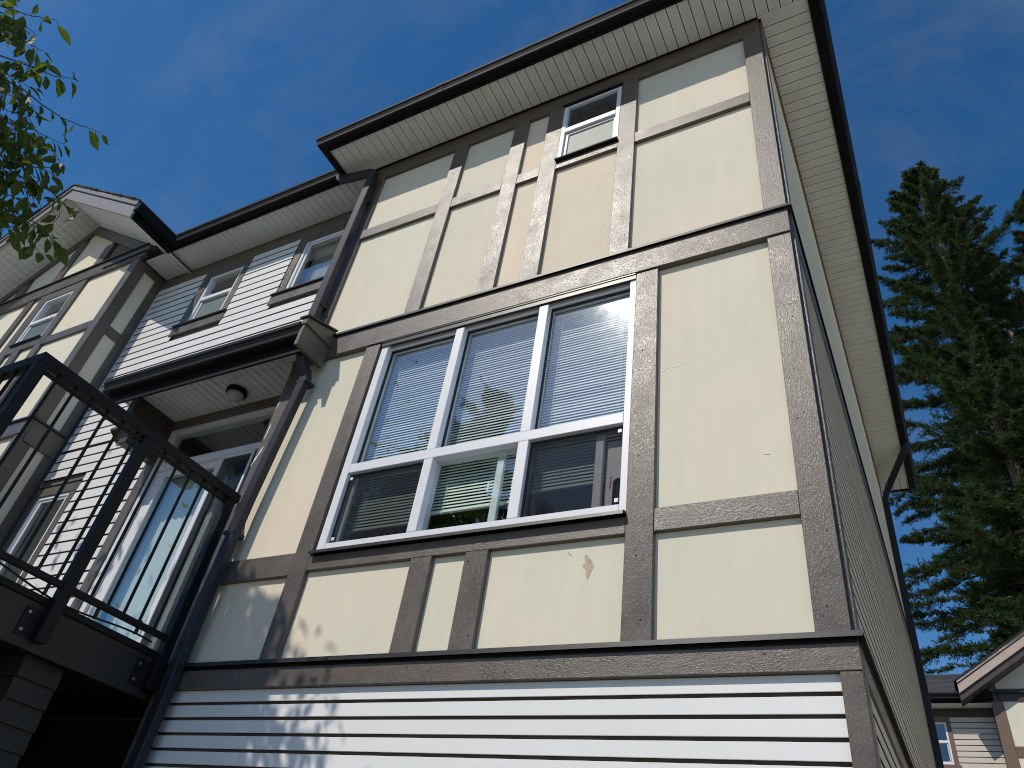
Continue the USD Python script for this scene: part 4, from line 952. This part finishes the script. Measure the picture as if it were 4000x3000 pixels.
# pier under the balcony, clad in lap siding, and the porch
Pr = thing('porch_pier', 'dark siding clad pier standing under the balcony edge at bottom left', 'pier', (-4.5, -0.75, GROUND))
obj('core', box(-4.65, -4.325, -0.845, -0.63, GROUND, -0.246, 0), M['deck'], Pr)
z = -0.246
while z > GROUND + 0.05:
    zb = z - 0.118
    obj('siding_plank', join(prism_y([(-4.325, zb), (-4.303, zb), (-4.303, zb + 0.006), (-4.322, z + 0.005), (-4.325, z + 0.005)], -0.867, -0.608)), M['deck'], Pr)
    obj('siding_plank', prism_x([(-0.845, zb), (-0.867, zb), (-0.867, zb + 0.006), (-0.848, z + 0.005), (-0.845, z + 0.005)], -4.66, -4.3255), M['deck'], Pr)
    z = zb
obj('porch_wall', box(-8.1, -4.26, 0.33, 0.372, GROUND, -0.25, 0), M['door'], Bc)  # near-black sheets carry the porch shade in their colour
obj('porch_wall', box(-8.15, -8.05, -1.6, 1.6, GROUND, -0.25, 0), M['door'], Bc)
obj('porch_wall', box(-8.1, -4.9, -1.62, -1.52, GROUND, -0.25, 0), M['door'], Bc)

# ================================================================== FAR HOUSE
FH = thing('townhouse', 'distant beige townhouse with a tan gable rake past the side wall at lower right', 'house', (1.0, 17, GROUND))
FY = 17.0
obj('wing', box(6.2, 12.0, -1.0, 16.4, GROUND, 5.2, 0.0), M['far_siding'], FH)  # unseen wing added to bounce warm light onto the side wall
fw = (-0.50, 0.160, 3.78, 4.67)
obj('wall', wall_with_holes(-7.0, 7.0, GROUND, 5.3, FY + 0.001, FY + 0.15, [fw]), M['sheath'], FH)
objs('wall', [box(-7, -6.85, FY + 0.15, 22, GROUND, 5.3, 0), box(6.85, 7, FY + 0.15, 22, GROUND, 5.3, 0), box(-6.85, 6.85, 21.85, 22, GROUND, 5.3, 0)], M['sheath'], FH)
obj('room_partition', box(-6.8, 6.8, 19.5, 19.6, GROUND, 5.2, 0), M['room'], FH)
siding_front(FH, -7.0, 1.14, 2.6, 4.80, FY, 0.121, M['far_siding'], t=0.016, holes=[(-0.62, 0.25, 3.64, 4.79)], joints=False)
obj('trim_board', box(-7.0, 1.14, FY - 0.03, FY, 4.801, 4.975, 0.004), M['far_dark'], FH)
sash_window(FH, fw, 4.255, FY - 0.01, frost=False)
obj('trim_board', box(fw[1] + 0.001, fw[1] + 0.09, FY - 0.03, FY, fw[2] - 0.05, 4.80, 0.004), M['far_trim'], FH)
obj('trim_board', box(fw[0] - 0.09, fw[0] - 0.001, FY - 0.03, FY, fw[2] - 0.05, 4.80, 0.004), M['far_trim'], FH)
obj('trim_board', box(fw[0], fw[1], FY - 0.028, FY, fw[3] + 0.001, 4.80, 0.004), M['far_trim'], FH)
obj('trim_board', box(fw[0] - 0.12, fw[1] + 0.12, FY - 0.045, FY, fw[2] - 0.14, fw[2] - 0.002, 0.004), M['far_trim'], FH)
obj('soffit', box(-7.3, 1.2, FY - 0.42, FY, 4.976, 4.992, 0), M['soffit_y'], FH)
obj('fascia', box(-7.3, 1.2, FY - 0.445, FY - 0.421, 4.965, 5.14, 0.002), M['metal'], FH)
obj('gutter', sweep([(-7.3, FY - 0.446), (1.2, FY - 0.446)], GUT(5.03)), M['metal'], FH)
# main roof as rows of shingle courses
rise = 0.44
n = 15
for i in range(n):
    y0, y1 = FY - 0.53 + i*0.30, FY - 0.53 + (i+1)*0.30 + 0.04
    z0_, z1_ = 5.15 + rise*(y0 - FY + 0.53), 5.15 + rise*(y1 - FY + 0.53)
    x = -7.3 + (0.5 if i % 2 else 0)
    obj('shingle_course', prism_x([(y0, z0_), (y1, z1_), (y1, z1_ + 0.012), (y0, z0_ + 0.026)], -7.3, 7.0), M['roof'], FH)
yr = FY - 0.53 + n*0.30
obj('roof', prism_x([(FY - 0.4, 5.13), (yr, 5.13 + rise*(yr - FY + 0.4)), (22.3, 5.13 + rise*(yr - FY + 0.4) - 0.44*(22.3 - yr)), (22.3, 5.13)], -7.28, 6.98), M['roof'], FH)
# its gabled bay
GY = FY - 0.45
g_s = 0.675
gtx = 4.0
def gz2(x): return 5.10 + g_s*(x - 0.58) if x <= gtx else 5.10 + g_s*(gtx - 0.58) - g_s*(x - gtx)
obj('wall', prism_y([(1.15, GROUND), (6.85, GROUND), (6.85, gz2(6.85) - 0.12), (gtx, gz2(gtx) - 0.12), (1.15, gz2(1.15) - 0.12)], GY + 0.031, FY - 0.001), M['sheath'], FH)
obj('trim_board', box(1.14, 1.37, GY, GY + 0.03, 2.9, 4.985, 0.004), M['far_trim'], FH)
obj('trim_board', box(1.30, 6.85, GY - 0.010, GY + 0.03, 4.986, 5.25, 0.004), M['far_dark'], FH)
obj('trim_board', box(1.371, 6.85, GY + 0.002, GY + 0.03, 3.84, 4.06, 0.004), M['far_trim'], FH)
obj('wall_panel', box(1.371, 3.5, GY + 0.020, GY + 0.0305, 4.04, 5.0, 0.001), M['cream'], FH)
obj('wall_panel', box(1.371, 3.5, GY + 0.020, GY + 0.0305, 2.9, 3.85, 0.001), M['cream'], FH)
obj('wall_panel', prism_y([(1.30, 5.24), (6.7, 5.24), (6.7, gz2(6.7) - 0.05), (gtx, gz2(gtx) - 0.05), (1.30, gz2(1.30) - 0.05)], GY + 0.020, GY + 0.0305), M['cream'], FH)
def rake(xa, xb, off, th, y0, y1, mat, name):
    obj(name, prism_y([(xa, gz2(xa) + off), (xb, gz2(xb) + off), (xb, gz2(xb) + off + th), (xa, gz2(xa) + off + th)], y0, y1), mat, FH)
for xa, xb in [(0.56, gtx), (gtx, 7.4)]:
    rake(xa, xb, -0.22, 0.02, GY - 0.42, GY + 0.02, M['far_dark'], 'soffit')
    rake(xa, xb, -0.06, 0.20, GY - 0.46, GY - 0.43, M['far_fascia'], 'rake_board')
    rake(xa, xb, 0.155, 0.06, GY - 0.485, GY - 0.455, M['far_fascia'], 'rake_trim')
    rake(xa, xb, 0.14, 0.015, GY - 0.475, GY - 0.45, M['gasket'], 'rake_shadow_gap')
    rake(xa, xb, -0.20, 0.17, GY - 0.42, GY - 0.40, M['far_dark'], 'frieze_board')
shingles(FH, gtx, 0.50, GY - 0.52, 20.5, lambda x: gz2(x) + 0.215, 14, M['roof'])
shingles(FH, gtx, 7.4, GY - 0.52, 20.5, lambda x: gz2(x) + 0.215, 14, M['roof'])

# ================================================================== CONIFERS
def conifer(name, label, base, height, rmax, crown_from, seed, mat, nb, dens=1.0, lean=(0, 0), bare=(), group=None, tr=0.34):
    r = np.random.default_rng(seed)
    C = thing(name, label, 'conifer', base, group=group)
    bx, by, bz = base
    zs = np.linspace(0, height, 14)
    axis = np.column_stack([bx + lean[0]*zs/height + 0.08*np.sin(zs*0.5), by + lean[1]*zs/height, bz + zs])
    obj('trunk', tube(axis, tr*(1 - zs/height)**0.8 + 0.015, 9), M['bark'], C, smooth=60)
    Vs, Fs, n = [], [], 0
    limb = []
    tufts_p, tufts_d, tufts_l = [], [], []
    for i in range(nb):
        u = (i + r.random())/nb
        h = height*(crown_from + (1 - crown_from)*u**0.85)
        prof = (1 - (h/height - crown_from)/(1 - crown_from))
        Lb = rmax*(prof**0.64*(0.55 + 0.60*r.random()) + 0.03)
        if r.random() < 0.10: Lb *= 1.3
        if r.random() < 0.12: Lb *= 0.55
        az = r.random()*2*math.pi
        for (hb, azb, tol) in bare:
            if abs(h - hb) < tol and abs((az - azb + math.pi) % (2*math.pi) - math.pi) < 0.75: Lb *= 0.25
        up0 = 0.22 + 0.30*(h/height) - 0.30*prof + r.normal(0, 0.16)
        d = np.array([math.cos(az), math.sin(az), 0])
        m_ = 12
        s = np.linspace(0.0, 1, m_)
        droop = -0.55*prof*(0.5 + r.random())
        zz = up0*s + droop*s**2 + 0.30*np.maximum(s - 0.6, 0)
        start = np.array([np.interp(h, zs, axis[:, 0]), np.interp(h, zs, axis[:, 1]), bz + h])
        bend = r.normal(0, 0.12)
        side = np.array([-d[1], d[0], 0])
        P = start + Lb*(s[:, None]*d + (bend*s**2)[:, None]*side) + np.column_stack([np.zeros(m_), np.zeros(m_), Lb*zz])
        limb.append(tube(P, 0.035*(1 - 0.85*s)*(0.5 + Lb/rmax), 4))
        nt = int((16 + 20*Lb)*dens)
        for k in range(nt):
            t = 0.16 + 0.84*r.random()**0.75
            j = min(int(t*(m_ - 1)), m_ - 2); f = t*(m_ - 1) - j
            p0 = P[j]*(1 - f) + P[j+1]*f
            sg = 1 if k % 2 else -1
            ang = sg*r.uniform(0.5, 1.15) if t < 0.93 else r.normal(0, 0.35)
            td = d*math.cos(ang) + side*math.sin(ang); td = td + np.array([0, 0, r.normal(-0.12, 0.30)]); td /= np.linalg.norm(td)
            tl = (0.16 + 0.22*(1 - t)*Lb*0.5)*r.uniform(0.6, 1.4) + 0.08
            tufts_p.append(p0); tufts_d.append(td); tufts_l.append(tl)
    obj('limbs', join(*limb), M['bark'], C, kind='stuff')
    p = np.array(tufts_p); d = np.array(tufts_d); l = np.array(tufts_l)
    K = 19
    rep = lambda a: np.repeat(a, K, axis=0)
    pp, dd, ll = rep(p), rep(d), rep(l)
    nT = len(pp)
    tt = np.tile((np.arange(K) + 0.5)/K, len(p)) + r.normal(0, 0.03, nT)
    ref = np.where(np.abs(dd[:, 2:]) < 0.9, [0, 0, 1.0], [1.0, 0, 0])
    a = np.cross(dd, ref); a /= np.linalg.norm(a, axis=1, keepdims=True); b = np.cross(dd, a)
    ph = r.random(nT)*2*math.pi
    rad = np.cos(ph)[:, None]*a + 0.75*np.sin(ph)[:, None]*b
    nd = dd*0.60 + rad*0.85 + r.normal(0, 0.12, (nT, 3)) + [0, 0, 0.22]
    nd /= np.linalg.norm(nd, axis=1, keepdims=True)
    nl = r.uniform(0.09, 0.18, nT)*(1.05 - 0.35*tt)
    base_p = pp + dd*(ll*tt)[:, None]
    wv = np.cross(nd, r.normal(0, 1, (nT, 3))); wv /= np.linalg.norm(wv, axis=1, keepdims=True) + 1e-9
    w = nl*0.17
    V = np.stack([base_p - wv*w[:, None]*0.6, base_p + wv*w[:, None]*0.6, base_p + nd*nl[:, None]*0.7 + wv*w[:, None], base_p + nd*nl[:, None] - wv*w[:, None]*0.2], 1).reshape(-1, 3)
    q = np.arange(nT)*4
    F = np.vstack([np.column_stack([q, q+1, q+2]), np.column_stack([q, q+2, q+3])])
    obj('crown', (V, F), mat, C, kind='stuff')

conifer('fir_tree', 'tallest dark fir behind the side wall, its narrow tip highest against the blue sky', (4.55, 27.0, GROUND), 39.6, 6.8, 0.18, 11, M['needles'], 420, 1.15, tr=0.5, bare=[(26.5, -1.0, 2.8)])
conifer('fir_tree', 'broad fir cut by the right edge of the photo, right of the tallest fir', (9.4, 28.5, GROUND), 37.2, 5.8, 0.16, 23, M['needles'], 380, 1.1, tr=0.5)
conifer('fir_tree', 'lower bluish spruce directly above the distant roof ridge', (4.9, 27.8, GROUND), 21.0, 5.0, 0.06, 37, M['needles2'], 320, 1.15, tr=0.35)
conifer('fir_tree', 'dark fir filling the gap behind the two tall firs', (7.4, 34.0, GROUND), 39.5, 5.2, 0.14, 41, M['needles'], 300, 0.9, tr=0.45)
conifer('fir_tree', 'short spruce at the right edge above the tan rake', (8.6, 27.2, GROUND), 21.5, 4.6, 0.08, 53, M['needles2'], 260, 1.05, tr=0.35)

conifer('fir_tree', 'back fir seen through the gaps between the tallest fir and the eave', (5.2, 40.0, GROUND), 36.0, 6.5, 0.12, 61, M['needles'], 300, 0.75, tr=0.45)
conifer('fir_tree', 'back fir closing the gap low down beside the side wall downspout', (5.2, 36.0, GROUND), 30.0, 6.2, 0.08, 67, M['needles2'], 280, 0.75, tr=0.4)
conifer('fir_tree', 'fir that shows only as a reflection in the middle pane of the six-pane window', (-12.2, -14.4, GROUND), 18.6, 3.4, 0.10, 71, M['needles'], 190, 0.8, tr=0.3)

# ================================================================== BROADLEAF TREE (left, near)
DT = thing('leafy_tree', 'leafy broadleaf tree with glossy oval leaves reaching in at the upper left', 'tree', (-6.9, -3.0, GROUND))
S = 2212.0
def pix(px_, py_, dist):
    d = CF + CR*((px_ - 1106)/(FPX*S)) + CU*((829.5 - py_)/(FPX*S)); d /= np.linalg.norm(d)
    return CAM + d*dist
def leaf_mesh(p, direction, length, width, normal, curl, seed):
    r = np.random.default_rng(seed)
    d = direction/np.linalg.norm(direction); n_ = normal - d*(normal @ d); n_ /= np.linalg.norm(n_) + 1e-9; s = np.cross(d, n_)
    ts = np.array([0.0, 0.13, 0.32, 0.52, 0.72, 0.88, 1.0]); ws = np.array([0.03, 0.50, 0.92, 1.0, 0.72, 0.32, 0.0])*width/2
    V, F = [], []
    wob = r.normal(0, 0.05, len(ts))
    for i, t in enumerate(ts):
        c = p + d*length*t - n_*(curl*length*t*t) + s*(wob[i]*width*0.5)
        fold = 0.32*ws[i]
        if i == len(ts) - 1: V.append(c)
        else: V += [c + s*ws[i]*(1 + r.normal(0, 0.10)) + n_*fold, c, c - s*ws[i]*(1 + r.normal(0, 0.10)) + n_*fold]
    for i in range(len(ts) - 2):
        a = i*3; F += [[a, a+1, a+4], [a, a+4, a+3], [a+1, a+2, a+5], [a+1, a+5, a+4]]
    a = (len(ts) - 2)*3; e = len(V) - 1
    F += [[a, a+1, e], [a+1, a+2, e]]
    return np.array(V), np.array(F)
leaf_list = []
twigs = []
def put_leaf(p, outward, big=1.0):
    r = rng
    d = np.array(outward)*0.55 + np.array([0, 0, -0.75]) + r.normal(0, 0.42, 3)
    nrm = np.array([0.2, 0.3, 1.0]) + r.normal(0, 0.55, 3)
    d /= np.linalg.norm(d)
    st = d*0.018 + r.normal(0, 0.006, 3)
    ln = r.uniform(0.085, 0.145)*big
    leaf_list.append((p + st, leaf_mesh(p + st, d, ln, ln*r.uniform(0.42, 0.56), nrm, r.uniform(0.0, 0.35), len(leaf_list))))
    twigs.append(tube([p, p + st], 0.0014, 4))
def branch(pts, dist0, dist1, spacing, r0=0.007, r1=0.002, start=0.0, big=1.0):
    pts = np.array(pts, float); n_ = len(pts)
    P = np.array([pix(x, y, dist0 + (dist1 - dist0)*i/(n_ - 1)) for i, (x, y) in enumerate(pts)])
    u = np.linspace(0, n_ - 1, 6*n_); Q = np.column_stack([np.interp(u, np.arange(n_), P[:, k]) for k in range(3)])
    Q = Q + np.cumsum(rng.normal(0, 0.003, Q.shape), axis=0)*np.linspace(0, 1, len(Q))[:, None]
    twigs.append(tube(Q, np.linspace(r0, r1, len(Q)), 5))
    seg = np.linalg.norm(np.diff(Q, axis=0), axis=1); cum = np.concatenate([[0], np.cumsum(seg)])
    s = start*cum[-1]; k = 0
    while s < cum[-1]:
        p = np.array([np.interp(s, cum, Q[:, j]) for j in range(3)])
        j = min(np.searchsorted(cum, s), len(Q) - 2); t = Q[j+1] - Q[j]; t /= np.linalg.norm(t) + 1e-9
        side = np.cross(t, [0, 0, 1.0]); side /= np.linalg.norm(side) + 1e-9
        put_leaf(p, t*0.7 + side*(1 if k % 2 else -1)*0.8, big)
        s += spacing*rng.uniform(0.6, 1.4); k += 1
    put_leaf(Q[-1], t, big)
    return Q
Q0 = []
Q0.append(branch([(-160, -60), (-60, -10), (0, 8), (63, 23), (130, 29)], 6.3, 5.7, 0.060))
Q0.append(branch([(-150, 60), (-40, 105), (50, 137), (113, 163), (160, 168)], 6.4, 5.9, 0.060))
Q0.append(branch([(-140, 100), (0, 167), (50, 193), (97, 233), (133, 257), (180, 277), (208, 284)], 6.5, 5.8, 0.085))
Q0.append(branch([(-120, 190), (0, 253), (60, 293), (93, 317), (118, 330), (128, 345)], 6.4, 5.9, 0.055))
Q0.append(branch([(-130, 290), (0, 335), (60, 360), (92, 357), (130, 352)], 6.3, 5.9, 0.055))
Q0.append(branch([(-120, 300), (-10, 345), (50, 383), (110, 410), (137, 430), (165, 445), (186, 452)], 6.4, 5.8, 0.060))
Q0.append(branch([(-130, 400), (-20, 432), (20, 455), (47, 473), (75, 487)], 6.3, 6.0, 0.06))
Q0.append(branch([(60, 250), (75, 280), (92, 315)], 6.05, 5.95, 0.05, 0.003))
Q0.append(branch([(40, 380), (58, 420), (68, 455), (80, 500)], 6.1, 6.0, 0.06, 0.003))
Q0.append(branch([(120, 415), (130, 460), (120, 478)], 5.95, 5.9, 0.07, 0.003))
Q0.append(branch([(40, 130), (85, 150), (100, 140)], 6.1, 6.0, 0.05, 0.003))
for k in range(42):
    y_ = rng.uniform(-40, 500); x_ = rng.uniform(-70, 15); L_ = rng.uniform(40, 125)
    dd_ = rng.uniform(5.8, 6.9)
    Q0.append(branch([(x_ - 60, y_ - 40), (x_, y_), (x_ + L_*0.6, y_ + L_*0.28), (x_ + L_, y_ + L_*rng.uniform(0.3, 0.7))], dd_ + 0.1, dd_ - 0.1, 0.042, 0.004))
# trunk, limbs reaching to the branch ends
tx, ty = -6.9, -3.0
trunk = np.array([(tx, ty, GROUND), (tx + 0.03, ty, GROUND + 1.5), (tx - 0.04, ty + 0.05, 0.6), (tx + 0.02, ty + 0.02, 2.4), (tx - 0.02, ty, 4.2), (tx, ty, 5.6)])
obj('trunk', tube(trunk, [0.13, 0.115, 0.10, 0.08, 0.05, 0.02], 10), M['bark2'], DT, smooth=60)
limbs = []
for Q in Q0[:7] + Q0[11:]:
    e = Q[0]; zb = max(-0.2, min(5.0, e[2] - 1.1)); b0 = np.array([tx, ty, zb]); mid = (b0 + e)/2 + [0, 0, 0.25]
    s = np.linspace(0, 1, 9)[:, None]; C_ = (1-s)**2*b0 + 2*s*(1-s)*mid + s*s*e
    limbs.append(tube(C_, np.linspace(0.028, 0.007, 9), 6))
for l_ in limbs: obj('limb', l_, M['bark2'], DT, smooth=60)
# rest of the crown, out of the picture to the left and above, whose shade dapples the lower wall
rest = []
def inframe(p):
    q = p - CAM; z_ = q @ CF
    if z_ < 0.2: return False
    return abs((q @ CR)/z_*FPX*2) < 1.0*1.0 + 0.03 and abs((q @ CU)/z_*FPX*2) < 0.75 + 0.03
cnt = 0
while cnt < 5600:
    p = (np.array([tx, ty, 3.0]) + rng.normal(0, 1, 3)*[0.95, 0.75, 1.15]) if cnt % 2 else (np.array([-5.45, -3.35, 3.35]) + rng.normal(0, 1, 3)*[0.36, 0.25, 0.55])
    if cnt % 6 == 1: p = np.array([-5.35, -3.60, 4.40]) + rng.normal(0, 1, 3)*[0.26, 0.16, 0.30]
    if inframe(p) or inframe(p + [0.15, 0.1, -0.1]) or p[2] < 0.3: continue
    xs_, zs_ = p[0] + 0.44*(-p[1]), p[2] - 1.16*(-p[1])
    if xs_ > -4.3 and zs_ > 0.62 - 0.55*(xs_ + 3.8): continue
    d = rng.normal(0, 0.6, 3) + [0, 0, -0.6]
    ln = rng.uniform(0.08, 0.13)
    rest.append(leaf_mesh(p, d, ln, ln*0.5, np.array([0.2, 0.3, 1.0]) + rng.normal(0, 0.6, 3), 0.2, 50000 + cnt)); cnt += 1
leaf_list.sort(key=lambda t: np.linalg.norm(t[0] - CAM))
vis = [t for t in leaf_list if inframe(t[0])]; out = [t for t in leaf_list if not inframe(t[0])]
for t in vis[:300]: obj('leaf', t[1], M['leaf'], DT)
rest += [t[1] for t in vis[300:]] + [t[1] for t in out]
obj('foliage', join(*rest), M['leaf_m'], DT, kind='stuff')
obj('twigs', join(*twigs), M['bark2'], DT, kind='stuff')
